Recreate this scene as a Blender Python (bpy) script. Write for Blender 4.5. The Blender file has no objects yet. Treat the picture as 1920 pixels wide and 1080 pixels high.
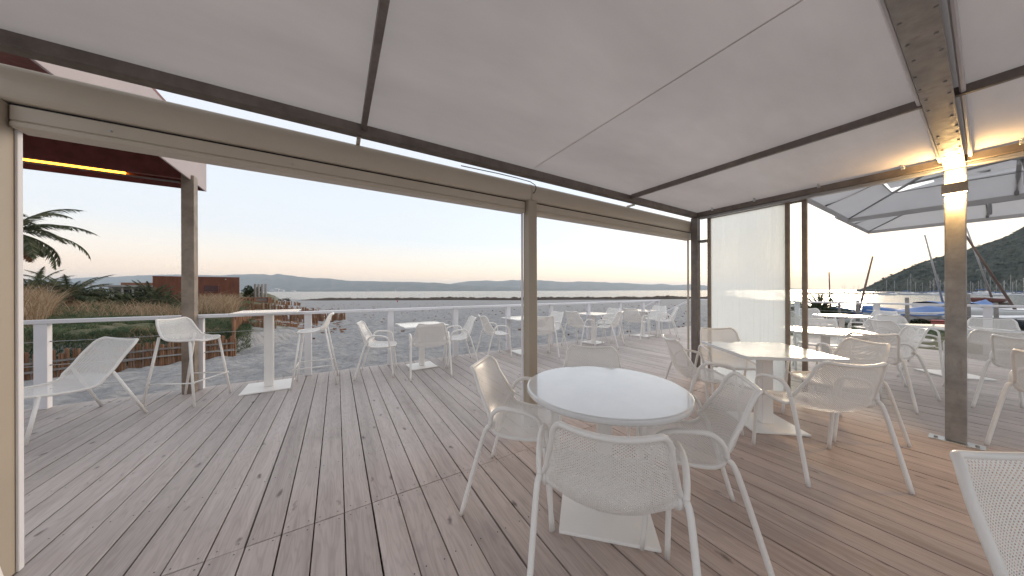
import bpy, math, random
import numpy as np
from mathutils import Vector, Matrix, noise as mnoise

random.seed(7)
rng = np.random.default_rng(7)
PI = math.pi
R = math.radians
scene = bpy.context.scene

# ------------------------------------------------------------------ camera
YAW = R(31.3)
CAM_H = 1.32
cam_data = bpy.data.cameras.new('camera')
cam = bpy.data.objects.new('camera', cam_data)
scene.collection.objects.link(cam)
cam_data.sensor_width = 36.0
cam_data.lens = 540.0 / 1920.0 * 36.0
cam_data.shift_y = 5.2 / 1920.0
cam_data.clip_start = 0.05
cam_data.clip_end = 90000.0
cam.matrix_world = (Matrix.Translation((0, 0, CAM_H)) @ Matrix.Rotation(-YAW, 4, 'Z')
                    @ Matrix.Rotation(R(90), 4, 'X') @ Matrix.Rotation(R(-0.2), 4, 'Z'))
scene.camera = cam

# ------------------------------------------------------------------ sky and sun (dusk, sun low to the right)
SUN_AZ = R(31.3 + 44.0)          # clockwise from +Y
SUN_EL = R(6.0)
world = bpy.data.worlds.new('World')
scene.world = world
world.use_nodes = True
wn = world.node_tree.nodes
wl = world.node_tree.links
bg = wn['Background']
sky = wn.new('ShaderNodeTexSky')
sky.sky_type = 'NISHITA'
sky.sun_disc = False
sky.sun_elevation = SUN_EL
sky.sun_rotation = SUN_AZ
sky.altitude = 0
sky.air_density = 1.0
sky.dust_density = 1.0
sky.ozone_density = 3.0
# thin evening veil over the clear-sky model: pink at the horizon, pale blue above
geo_w = wn.new('ShaderNodeTexCoord')
sepw = wn.new('ShaderNodeSeparateXYZ')
wl.new(geo_w.outputs['Generated'], sepw.inputs[0])
veil = wn.new('ShaderNodeValToRGB')
wl.new(sepw.outputs[2], veil.inputs[0])
VEIL = [(0.0, (1.0, 0.64, 0.40)), (0.04, (0.97, 0.67, 0.45)), (0.09, (0.79, 0.66, 0.54)), (0.16, (0.61, 0.605, 0.60)),
        (0.30, (0.565, 0.585, 0.61)), (0.5, (0.60, 0.605, 0.625)), (1.0, (0.62, 0.615, 0.62))]
while len(veil.color_ramp.elements) < len(VEIL):
    veil.color_ramp.elements.new(0.5)
for e, (p, c) in zip(veil.color_ramp.elements, VEIL):
    e.position = p
    e.color = (*c, 1)
vm = wn.new('ShaderNodeVectorMath'); vm.operation = 'SCALE'; vm.inputs[3].default_value = 8.0
wl.new(veil.outputs[0], vm.inputs[0])
vs = wn.new('ShaderNodeVectorMath'); vs.operation = 'SCALE'; vs.inputs[3].default_value = 0.40
wl.new(sky.outputs[0], vs.inputs[0])
va = wn.new('ShaderNodeVectorMath'); va.operation = 'ADD'
wl.new(vm.outputs[0], va.inputs[0]); wl.new(vs.outputs[0], va.inputs[1])
wl.new(va.outputs[0], bg.inputs['Color'])
bg.inputs['Strength'].default_value = 0.10

sun_data = bpy.data.lights.new('sun', 'SUN')
sun = bpy.data.objects.new('sun', sun_data)
scene.collection.objects.link(sun)
sun_data.energy = 1.3
sun_data.angle = R(15)
sun_data.color = (1.0, 0.82, 0.62)
_sd = Vector((math.sin(SUN_AZ) * math.cos(SUN_EL), math.cos(SUN_AZ) * math.cos(SUN_EL), math.sin(SUN_EL)))
sun.rotation_euler = _sd.to_track_quat('Z', 'Y').to_euler()
sun.location = (40, 20, 30)

scene.view_settings.view_transform = 'Standard'
scene.view_settings.look = 'None'
scene.view_settings.gamma = 1.0
scene.view_settings.exposure = 0.90
scene.view_settings.use_curve_mapping = False
scene.cycles.max_bounces = 7
scene.cycles.transparent_max_bounces = 24
scene.cycles.volume_bounces = 1

COL = scene.collection
CS, SN = math.cos(YAW), math.sin(YAW)


def W(r, d):
    """metres right of / ahead of the viewpoint -> world x, y"""
    return (r * CS + d * SN, -r * SN + d * CS)


# ------------------------------------------------------------------ materials
class NT:
    def __init__(self, name):
        self.m = bpy.data.materials.new(name)
        self.m.use_nodes = True
        self.t = self.m.node_tree
        self.n = self.t.nodes
        self.b = self.n['Principled BSDF']
        self.out = self.n['Material Output']

    def add(self, typ, **kw):
        nd = self.n.new(typ)
        for k, v in kw.items():
            if k.startswith('_'):
                setattr(nd, k[1:], v)
            else:
                self.setin(nd, k.replace('__', ' '), v)
        return nd

    def setin(self, nd, key, v):
        sock = nd.inputs[int(key[1:])] if key[0] == 'i' and key[1:].isdigit() else nd.inputs[key]
        if hasattr(v, 'is_linked') or isinstance(v, bpy.types.NodeSocket):
            self.t.links.new(v, sock)
        else:
            sock.default_value = v

    def link(self, a, b):
        self.t.links.new(a, b)

    def noise(self, vec, scale, detail=4, rough=0.55, dist=0.0):
        nd = self.add('ShaderNodeTexNoise', Scale=scale, Detail=detail, Roughness=rough, Distortion=dist)
        if vec is not None:
            self.link(vec, nd.inputs['Vector'])
        return nd.outputs['Fac']

    def mapping(self, vec, scale=(1, 1, 1), loc=None):
        nd = self.add('ShaderNodeMapping', Scale=scale)
        self.link(vec, nd.inputs['Vector'])
        if loc is not None:
            self.link(loc, nd.inputs['Location'])
        return nd.outputs[0]

    def ramp(self, fac, stops):
        nd = self.add('ShaderNodeValToRGB')
        cr = nd.color_ramp
        while len(cr.elements) < len(stops):
            cr.elements.new(0.5)
        for e, (p, c) in zip(cr.elements, stops):
            e.position = p
            e.color = (c[0], c[1], c[2], 1) if hasattr(c, '__len__') else (c, c, c, 1)
        self.link(fac, nd.inputs[0])
        return nd.outputs[0]

    def mix(self, fac, a, b, blend='MIX'):
        nd = self.n.new('ShaderNodeMix')
        nd.data_type = 'RGBA'
        nd.blend_type = blend
        for sock, v in ((nd.inputs[0], fac), (nd.inputs[6], a), (nd.inputs[7], b)):
            if isinstance(v, bpy.types.NodeSocket):
                self.link(v, sock)
            elif hasattr(v, '__len__'):
                sock.default_value = (v[0], v[1], v[2], 1)
            else:
                sock.default_value = v
        return nd.outputs[2]

    def math(self, op, a, b=0.0, c=0.0, clamp=False):
        nd = self.n.new('ShaderNodeMath')
        nd.operation = op
        nd.use_clamp = clamp
        for sock, v in zip(nd.inputs, (a, b, c)):
            if isinstance(v, bpy.types.NodeSocket):
                self.link(v, sock)
            else:
                sock.default_value = v
        return nd.outputs[0]

    def bump(self, h, strength=0.3, dist=0.01):
        nd = self.add('ShaderNodeBump', Strength=strength, Distance=dist)
        self.link(h, nd.inputs['Height'])
        self.link(nd.outputs[0], self.b.inputs['Normal'])
        return nd

    def coord(self, which='Object'):
        return self.n.new('ShaderNodeTexCoord').outputs[which]

    def base(self, v):
        self.setin(self.b, 'Base Color', v if isinstance(v, bpy.types.NodeSocket) else (v[0], v[1], v[2], 1))

    def rough(self, v):
        self.setin(self.b, 'Roughness', v)


def simple(name, col, rough=0.5, metal=0.0, var=0.12, scale=6.0, bump=0.0, coat=0.0):
    m = NT(name)
    co = m.coord('Object')
    rnd = m.n.new('ShaderNodeObjectInfo').outputs['Random']
    n1 = m.noise(co, scale, 5, 0.6)
    f = m.math('ADD', m.math('MULTIPLY', n1, 0.8), m.math('MULTIPLY', rnd, 0.2))
    dark = tuple(c * (1 - var) for c in col)
    lite = tuple(min(1, c * (1 + var)) for c in col)
    m.base(m.ramp(f, [(0.3, dark), (0.7, lite)]))
    m.rough(m.math('ADD', m.math('MULTIPLY', n1, 0.2), rough - 0.1))
    m.b.inputs['Metallic'].default_value = metal
    if coat:
        m.b.inputs['Coat Weight'].default_value = coat
    if bump:
        m.bump(m.noise(co, scale * 8, 3), bump, 0.005)
    return m.m


M = {}
M['white'] = simple('white_powder_coat', (0.85, 0.825, 0.79), 0.34, var=0.03, scale=3)
M['white_rail'] = simple('white_rail_paint', (0.76, 0.75, 0.77), 0.5, var=0.05, scale=4, bump=0.1)
M['post_steel'] = None
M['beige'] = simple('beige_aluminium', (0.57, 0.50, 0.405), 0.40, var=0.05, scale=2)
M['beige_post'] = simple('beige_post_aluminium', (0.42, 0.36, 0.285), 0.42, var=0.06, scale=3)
M['dark'] = simple('black_rubber', (0.015, 0.016, 0.018), 0.6, var=0.2)
M['grey_metal'] = simple('grey_brushed_metal', (0.34, 0.34, 0.35), 0.4, 0.6, var=0.1, scale=10)
M['zinc'] = simple('zinc_plate', (0.55, 0.58, 0.6), 0.35, 0.8, var=0.25, scale=18)
M['cable'] = simple('wire_cable', (0.45, 0.45, 0.45), 0.4, 0.7, var=0.1)
M['umb'] = None


def mk_tabletop():
    m = NT('glossy_white_tabletop')
    co = m.coord('Object')
    n1 = m.noise(co, 5, 5, 0.6)
    m.base(m.ramp(n1, [(0.3, (0.70, 0.70, 0.70)), (0.7, (0.78, 0.78, 0.775))]))
    m.rough(m.ramp(m.noise(co, 9, 4), [(0.3, 0.12), (0.75, 0.26)]))
    m.b.inputs['Coat Weight'].default_value = 0.9
    m.b.inputs['Coat Roughness'].default_value = 0.03
    return m.m


M['top'] = mk_tabletop()


def mk_steel(name, col, rust=0.5):
    m = NT(name)
    co = m.coord('Object')
    n1 = m.noise(co, 7, 6, 0.65)
    n2 = m.noise(m.mapping(co, (3, 3, 0.6)), 9, 4)
    n3 = m.noise(co, 45, 3)
    base = m.ramp(n1, [(0.3, tuple(c * 0.72 for c in col)), (0.7, tuple(c * 1.25 for c in col))])
    rustm = m.ramp(m.math('ADD', m.math('MULTIPLY', n1, 0.6), m.math('MULTIPLY', n2, 0.4)),
                   [(0.56, 0.0), (0.68, rust)])
    m.base(m.mix(rustm, base, (0.14, 0.06, 0.028)))
    m.rough(m.ramp(n2, [(0.2, 0.3), (0.8, 0.6)]))
    m.b.inputs['Metallic'].default_value = 0.35
    m.bump(n3, 0.12, 0.004)
    return m.m


M['steel'] = mk_steel('weathered_galvanised_steel', (0.33, 0.312, 0.292))
M['beam'] = mk_steel('brown_grey_beam_steel', (0.185, 0.158, 0.142), 0.35)
M['steelwarm'] = mk_steel('brown_painted_steel', (0.27, 0.22, 0.175), 0.3)
M['cortenb'] = mk_steel('corten_soffit', (0.21, 0.07, 0.058), 0.4)
M['pinkfascia'] = simple('pale_weathered_fascia', (0.42, 0.36, 0.36), 0.55, var=0.1, scale=1.5)


def mk_wood():
    m = NT('weathered_larch_decking')
    co = m.coord('Object')
    oi = m.n.new('ShaderNodeObjectInfo')
    rnd = oi.outputs['Random']
    comb = m.n.new('ShaderNodeCombineXYZ')
    m.link(m.math('MULTIPLY', rnd, 37.0), comb.inputs[0])
    m.link(m.math('MULTIPLY', rnd, 91.0), comb.inputs[1])
    m.link(m.math('MULTIPLY', rnd, 53.0), comb.inputs[2])
    off = comb.outputs[0]
    add = m.n.new('ShaderNodeVectorMath')
    add.operation = 'ADD'
    m.link(co, add.inputs[0])
    m.link(off, add.inputs[1])
    p = add.outputs[0]
    # cathedral grain: rings of a stretched, warped field
    warp = m.noise(m.mapping(p, (7, 0.8, 1)), 1.0, 3, 0.5)
    rings = m.math('SINE', m.math('MULTIPLY', m.math('ADD', warp, m.math('MULTIPLY', m.noise(m.mapping(p, (30, 1.2, 1)), 1, 2), 0.12)), 110.0))
    rings = m.math('ADD', m.math('MULTIPLY', rings, 0.5), 0.5)
    fib = m.noise(m.mapping(p, (130, 4, 1)), 1.0, 4, 0.6)
    streak = m.noise(m.mapping(p, (16, 0.55, 1)), 1.0, 4, 0.6)
    blot = m.noise(m.mapping(p, (3, 1.3, 1)), 1.0, 4, 0.6)
    # knots
    vor = m.n.new('ShaderNodeTexVoronoi')
    vor.inputs['Scale'].default_value = 1.0
    wv = m.n.new('ShaderNodeVectorMath'); wv.operation = 'ADD'
    nc = m.n.new('ShaderNodeTexNoise'); nc.inputs['Scale'].default_value = 14
    m.link(p, nc.inputs['Vector'])
    sc = m.n.new('ShaderNodeVectorMath'); sc.operation = 'SCALE'; sc.inputs[3].default_value = 0.35
    m.link(nc.outputs['Color'], sc.inputs[0])
    m.link(m.mapping(p, (9.0, 3.6, 1)), wv.inputs[0]); m.link(sc.outputs[0], wv.inputs[1])
    m.link(wv.outputs[0], vor.inputs['Vector'])
    sel = m.math('GREATER_THAN', m.n.new('ShaderNodeSeparateColor').outputs[0], 0.48)
    sepc = sel.node.inputs[0].links[0].from_node
    m.link(vor.outputs['Color'], sepc.inputs[0])
    knot = m.math('MULTIPLY', m.ramp(vor.outputs['Distance'], [(0.05, 1.0), (0.15, 0.0)]), sel)
    # weathering: silver grey where rain and sun reach, browner under the awning
    geo = m.n.new('ShaderNodeNewGeometry')
    sep = m.n.new('ShaderNodeSeparateXYZ')
    m.link(geo.outputs['Position'], sep.inputs[0])
    jit = m.math('MULTIPLY', m.math('SUBTRACT', blot, 0.5), 0.5)
    yin = m.math('SUBTRACT', 1.0, m.math('MULTIPLY_ADD', m.math('ADD', sep.outputs[1], jit), 2.2, -4.7, clamp=True))
    xin = m.math('SUBTRACT', 1.0, m.math('MULTIPLY_ADD', sep.outputs[0], 1.4, -6.0, clamp=True))
    xl = m.math('MULTIPLY_ADD', sep.outputs[0], 0.34, 0.40, clamp=True)
    shelter = m.math('MULTIPLY', m.math('MULTIPLY', yin, xin), xl)
    grey = m.ramp(streak, [(0.25, (0.41, 0.355, 0.335)), (0.5, (0.53, 0.472, 0.448)), (0.75, (0.60, 0.542, 0.518))])
    brown = m.ramp(streak, [(0.25, (0.41, 0.295, 0.24)), (0.5, (0.57, 0.435, 0.368)), (0.75, (0.65, 0.515, 0.45))])
    col = m.mix(shelter, grey, brown)
    col = m.mix(m.math('MULTIPLY', m.math('SUBTRACT', 1.0, fib), 0.45), col, m.mix(0.6, col, (0.10, 0.075, 0.065)))
    col = m.mix(m.math('MULTIPLY', m.math('POWER', rings, 3.0), 0.16), col, (0.12, 0.085, 0.07))
    col = m.mix(m.ramp(blot, [(0.52, 0.0), (0.78, 0.35)]), col, (0.15, 0.11, 0.10))
    val = m.math('ADD', 0.92, m.math('MULTIPLY', rnd, 0.16))
    hs = m.add('ShaderNodeHueSaturation')
    hs.inputs['Saturation'].default_value = 0.92
    m.link(col, hs.inputs['Color'])
    m.link(val, hs.inputs['Value'])
    col = m.mix(m.math('MULTIPLY', knot, 0.72), hs.outputs[0], (0.05, 0.035, 0.03))
    m.base(col)
    m.rough(m.ramp(streak, [(0.3, 0.5), (0.7, 0.68)]))
    m.b.inputs['Specular IOR Level'].default_value = 0.4
    h = m.math('ADD', m.math('MULTIPLY', fib, 0.6), m.math('MULTIPLY', rings, 0.25))
    h = m.math('SUBTRACT', h, m.math('MULTIPLY', knot, 0.5))
    m.bump(h, 0.35, 0.003)
    return m.m


M['wood'] = mk_wood()


def mk_fabric(name, col, trans, mixf, dirt=0.10):
    m = NT(name)
    co = m.coord('Object')
    geo = m.n.new('ShaderNodeNewGeometry')
    n1 = m.noise(m.mapping(geo.outputs['Position'], (0.5, 1.6, 1)), 1.3, 5, 0.6)
    n2 = m.noise(geo.outputs['Position'], 30, 3)
    c = m.ramp(n1, [(0.3, tuple(x * (1 - dirt) for x in col)), (0.7, col)])
    d = m.n.new('ShaderNodeBsdfDiffuse')
    t = m.n.new('ShaderNodeBsdfTranslucent')
    g = m.n.new('ShaderNodeBsdfGlossy')
    g.inputs['Roughness'].default_value = 0.42
    g.inputs['Color'].default_value = (0.6, 0.6, 0.6, 1)
    m.link(c, d.inputs['Color'])
    tc = m.ramp(n1, [(0.25, tuple(x * (1 - dirt) for x in trans)), (0.75, trans)])
    m.link(tc, t.inputs['Color'])
    mx = m.n.new('ShaderNodeMixShader')
    mx.inputs[0].default_value = mixf
    m.link(d.outputs[0], mx.inputs[1])
    m.link(t.outputs[0], mx.inputs[2])
    m2 = m.n.new('ShaderNodeMixShader')
    m2.inputs[0].default_value = 0.06
    m.link(mx.outputs[0], m2.inputs[1])
    m.link(g.outputs[0], m2.inputs[2])
    bp = m.add('ShaderNodeBump', Strength=0.08, Distance=0.01)
    m.link(n2, bp.inputs['Height'])
    m.link(bp.outputs[0], d.inputs['Normal'])
    m.link(bp.outputs[0], g.inputs['Normal'])
    m.link(m2.outputs[0], m.out.inputs['Surface'])
    return m.m


M['pvc'] = mk_fabric('white_pvc_awning', (0.60, 0.55, 0.52), (0.68, 0.62, 0.585), 0.36, 0.20)
M['umb'] = mk_fabric('white_parasol_fabric', (0.74, 0.73, 0.73), (0.62, 0.62, 0.63), 0.45)


def mk_frost():
    m = NT('condensation_fogged_glass')
    co = m.coord('Object')
    geo = m.n.new('ShaderNodeNewGeometry')
    sep = m.n.new('ShaderNodeSeparateXYZ')
    m.link(geo.outputs['Position'], sep.inputs[0])
    n1 = m.noise(m.mapping(geo.outputs['Position'], (1, 2.2, 1.1)), 1.6, 5, 0.6)
    drip = m.noise(m.mapping(geo.outputs['Position'], (1, 40, 1.0)), 1.0, 3, 0.5)
    speck = m.noise(geo.outputs['Position'], 120, 2)
    z = sep.outputs[2]
    fog = m.math('MULTIPLY_ADD', z, -0.08, 0.70)
    fog = m.math('ADD', fog, m.math('MULTIPLY', n1, 0.32))
    fog = m.math('SUBTRACT', fog, m.math('MULTIPLY', m.ramp(drip, [(0.56, 0), (0.7, 1)]), 0.10))
    fog = m.math('ADD', fog, m.math('MULTIPLY', speck, 0.12), clamp=True)
    tr = m.n.new('ShaderNodeBsdfTransparent')
    tr.inputs['Color'].default_value = (0.93, 0.95, 0.94, 1)
    tl = m.n.new('ShaderNodeBsdfTranslucent')
    tl.inputs['Color'].default_value = (0.92, 0.96, 0.98, 1)
    df = m.n.new('ShaderNodeBsdfDiffuse')
    df.inputs['Color'].default_value = (0.7, 0.7, 0.69, 1)
    gl = m.n.new('ShaderNodeBsdfGlossy')
    gl.inputs['Roughness'].default_value = 0.15
    a = m.n.new('ShaderNodeMixShader'); a.inputs[0].default_value = 0.10
    m.link(tl.outputs[0], a.inputs[1]); m.link(df.outputs[0], a.inputs[2])
    b = m.n.new('ShaderNodeMixShader')
    m.link(fog, b.inputs[0]); m.link(tr.outputs[0], b.inputs[1]); m.link(a.outputs[0], b.inputs[2])
    c = m.n.new('ShaderNodeMixShader'); c.inputs[0].default_value = 0.05
    m.link(b.outputs[0], c.inputs[1]); m.link(gl.outputs[0], c.inputs[2])
    m.link(c.outputs[0], m.out.inputs['Surface'])
    return m.m


M['frost'] = mk_frost()


def mk_clear():
    m = NT('clear_pane_glass')
    tr = m.n.new('ShaderNodeBsdfTransparent')
    tr.inputs['Color'].default_value = (0.93, 0.96, 0.95, 1)
    gl = m.n.new('ShaderNodeBsdfGlossy')
    gl.inputs['Roughness'].default_value = 0.02
    fr = m.n.new('ShaderNodeFresnel')
    fr.inputs[0].default_value = 1.45
    mx = m.n.new('ShaderNodeMixShader')
    m.link(fr.outputs[0], mx.inputs[0]); m.link(tr.outputs[0], mx.inputs[1]); m.link(gl.outputs[0], mx.inputs[2])
    m.link(mx.outputs[0], m.out.inputs['Surface'])
    return m.m


M['clear'] = mk_clear()


def emit(name, col, s):
    m = NT(name)
    m.b.inputs['Base Color'].default_value = (*col, 1)
    m.b.inputs['Emission Color'].default_value = (*col, 1)
    m.b.inputs['Emission Strength'].default_value = s
    return m.m


M['lamp_lens'] = emit('warm_lamp_lens', (1.0, 0.72, 0.36), 10.0)
M['led'] = emit('amber_led_strip', (1.0, 0.40, 0.03), 5.0)
M['town_light'] = emit('town_lamp', (1.0, 0.9, 0.7), 4.0)


def mk_ground():
    m = NT('beach_sand_and_dune_soil')
    geo = m.n.new('ShaderNodeNewGeometry')
    p = geo.outputs['Position']
    n1 = m.noise(p, 0.35, 6, 0.6)
    n2 = m.noise(p, 5.0, 5, 0.65)
    n3 = m.noise(p, 160.0, 3, 0.7)
    sandc = m.ramp(n2, [(0.25, (0.23, 0.228, 0.23)), (0.5, (0.36, 0.355, 0.353)), (0.75, (0.46, 0.45, 0.443))])
    sandc = m.mix(m.math('MULTIPLY', n3, 0.35), sandc, (0.15, 0.15, 0.155))
    # dried seaweed bits and brown drift on the upper beach
    deb = m.ramp(m.math('ADD', m.math('MULTIPLY', m.noise(p, 2.2, 6, 0.75), 0.8), m.math('MULTIPLY', n1, 0.2)), [(0.60, 0.0), (0.66, 1.0)])
    att = m.n.new('ShaderNodeAttribute'); att.attribute_name = 'soil'
    att2 = m.n.new('ShaderNodeAttribute'); att2.attribute_name = 'weed'
    sandc = m.mix(m.math('MULTIPLY', deb, m.math('MULTIPLY_ADD', att2.outputs['Fac'], 0.9, 0.10)), sandc, (0.085, 0.062, 0.045))
    soil = m.ramp(m.noise(p, 1.8, 5, 0.7), [(0.3, (0.075, 0.085, 0.045)), (0.5, (0.12, 0.12, 0.07)), (0.68, (0.22, 0.19, 0.13))])
    f = m.math('ADD', att.outputs['Fac'], m.math('MULTIPLY', m.math('SUBTRACT', n2, 0.5), 0.5))
    m.base(m.mix(m.ramp(f, [(0.4, 0), (0.6, 1)]), sandc, soil))
    m.rough(0.95)
    m.b.inputs['Specular IOR Level'].default_value = 0.15
    h = m.math('ADD', m.math('MULTIPLY', m.noise(m.mapping(p, (1, 1.5, 1)), 4.2, 5, 0.55, 0.6), 1.0), m.math('MULTIPLY', n3, 0.03))
    m.bump(h, 0.9, 0.14)
    return m.m


M['ground'] = mk_ground()


def mk_sea():
    m = NT('calm_sea_water')
    geo = m.n.new('ShaderNodeNewGeometry')
    p = geo.outputs['Position']
    m.base((0.03, 0.05, 0.055))
    m.rough(0.18)
    m.b.inputs['IOR'].default_value = 1.8
    n = m.math('ADD', m.noise(m.mapping(p, (0.5, 0.5, 0.5)), 1.0, 4, 0.6), m.math('MULTIPLY', m.noise(p, 0.05, 3), 1.5))
    m.bump(n, 0.06, 0.2)
    return m.m


M['sea'] = mk_sea()
M['weed'] = simple('dried_posidonia_seaweed', (0.06, 0.042, 0.03), 0.95, var=0.45, scale=3, bump=0.6)
M['stake'] = None


def mk_stake():
    m = NT('chestnut_palisade_stakes')
    geo = m.n.new('ShaderNodeNewGeometry')
    p = geo.outputs['Position']
    isl = geo.outputs['Random Per Island']
    n = m.noise(m.mapping(p, (60, 60, 4)), 1.0, 3)
    c = m.ramp(isl, [(0.0, (0.19, 0.085, 0.042)), (0.4, (0.27, 0.135, 0.07)), (0.75, (0.33, 0.18, 0.10)), (1.0, (0.27, 0.18, 0.13))])
    m.base(m.mix(m.math('MULTIPLY', n, 0.5), c, (0.06, 0.035, 0.025)))
    m.rough(0.85)
    return m.m


M['stake'] = mk_stake()
M['greywood'] = simple('grey_driftwood_board', (0.22, 0.20, 0.185), 0.85, var=0.25, scale=8, bump=0.4)
M['redwood'] = simple('red_brown_timber', (0.22, 0.10, 0.06), 0.75, var=0.25, scale=6, bump=0.3)


def mk_leaf(name, stops, trans=0.35):
    m = NT(name)
    geo = m.n.new('ShaderNodeNewGeometry')
    isl = geo.outputs['Random Per Island']
    n = m.noise(geo.outputs['Position'], 0.9, 4)
    f = m.math('ADD', m.math('MULTIPLY', isl, 0.55), m.math('MULTIPLY', n, 0.45))
    c = m.ramp(f, stops)
    d = m.n.new('ShaderNodeBsdfDiffuse')
    t = m.n.new('ShaderNodeBsdfTranslucent')
    m.link(c, d.inputs[0]); m.link(c, t.inputs[0])
    mx = m.n.new('ShaderNodeMixShader')
    mx.inputs[0].default_value = trans
    m.link(d.outputs[0], mx.inputs[1]); m.link(t.outputs[0], mx.inputs[2])
    m.link(mx.outputs[0], m.out.inputs['Surface'])
    return m.m


M['reed'] = mk_leaf('dry_reed', [(0.2, (0.22, 0.145, 0.085)), (0.5, (0.36, 0.255, 0.165)), (0.8, (0.48, 0.38, 0.27))])
M['grass'] = mk_leaf('dune_grass', [(0.2, (0.055, 0.095, 0.06)), (0.5, (0.11, 0.155, 0.09)), (0.8, (0.23, 0.22, 0.13))])
M['palm'] = mk_leaf('palm_leaf', [(0.2, (0.035, 0.05, 0.03)), (0.55, (0.085, 0.10, 0.06)), (0.85, (0.17, 0.16, 0.11))], 0.25)
M['palmdry'] = mk_leaf('dry_palm_leaf', [(0.2, (0.10, 0.05, 0.03)), (0.55, (0.19, 0.10, 0.055)), (0.85, (0.27, 0.17, 0.10))], 0.25)
M['shrub'] = mk_leaf('shrub_leaf', [(0.2, (0.02, 0.03, 0.018)), (0.55, (0.045, 0.06, 0.03)), (0.85, (0.09, 0.09, 0.045))], 0.25)
M['trunk'] = simple('palm_trunk_bark', (0.13, 0.09, 0.06), 0.9, var=0.35, scale=10, bump=0.6)
M['corten'] = None


def mk_corten():
    m = NT('rusted_corten_sheet')
    co = m.coord('Object')
    n1 = m.noise(m.mapping(co, (1, 1, 0.35)), 2.2, 6, 0.65)
    n2 = m.noise(co, 14, 4, 0.6)
    c = m.ramp(m.math('ADD', m.math('MULTIPLY', n1, 0.75), m.math('MULTIPLY', n2, 0.25)),
               [(0.3, (0.085, 0.028, 0.016)), (0.5, (0.155, 0.052, 0.028)), (0.72, (0.215, 0.085, 0.045))])
    m.base(c)
    m.rough(0.8)
    m.bump(n2, 0.2, 0.01)
    return m.m


M['corten'] = mk_corten()
M['plaster'] = simple('pale_plaster', (0.55, 0.53, 0.52), 0.8, var=0.1, scale=1)
M['concrete'] = simple('grey_concrete', (0.30, 0.285, 0.27), 0.85, var=0.2, scale=1.5, bump=0.2)
M['glassdark'] = simple('dark_window_glass', (0.03, 0.035, 0.045), 0.12, var=0.2)
M['hull_white'] = simple('white_gelcoat', (0.72, 0.72, 0.73), 0.3, var=0.06, scale=1.5)
M['hull_red'] = simple('red_antifouling', (0.26, 0.05, 0.045), 0.6, var=0.2, scale=2)
M['hull_dark'] = simple('dark_hull_paint', (0.025, 0.03, 0.045), 0.35, var=0.2, scale=2)
M['hull_brown'] = simple('varnished_hull', (0.14, 0.05, 0.04), 0.4, var=0.2, scale=2)
M['tarp'] = simple('blue_tarpaulin', (0.035, 0.12, 0.34), 0.5, var=0.3, scale=2.5, bump=0.5)
M['mast_alu'] = simple('aluminium_mast', (0.42, 0.40, 0.40), 0.4, 0.3, var=0.1)
M['mast_wood'] = simple('brown_mast', (0.16, 0.10, 0.08), 0.6, var=0.2)
M['pier'] = simple('pier_concrete', (0.16, 0.155, 0.15), 0.9, var=0.2, scale=0.3)


def mk_mount(name, a, b, sc):
    m = NT(name)
    geo = m.n.new('ShaderNodeNewGeometry')
    p = geo.outputs['Position']
    n = m.noise(p, sc, 8, 0.65)
    m.base(m.ramp(n, [(0.35, a), (0.62, b)]))
    m.rough(1.0)
    m.b.inputs['Specular IOR Level'].default_value = 0.0
    return m.m


M['mount'] = mk_mount('far_mountain_scrub', (0.045, 0.055, 0.05), (0.13, 0.12, 0.10), 0.0025)
M['hill'] = mk_mount('headland_macchia', (0.035, 0.045, 0.042), (0.085, 0.095, 0.08), 0.03)
M['hillrock'] = mk_mount('headland_rock', (0.10, 0.085, 0.07), (0.22, 0.19, 0.16), 0.08)


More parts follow.
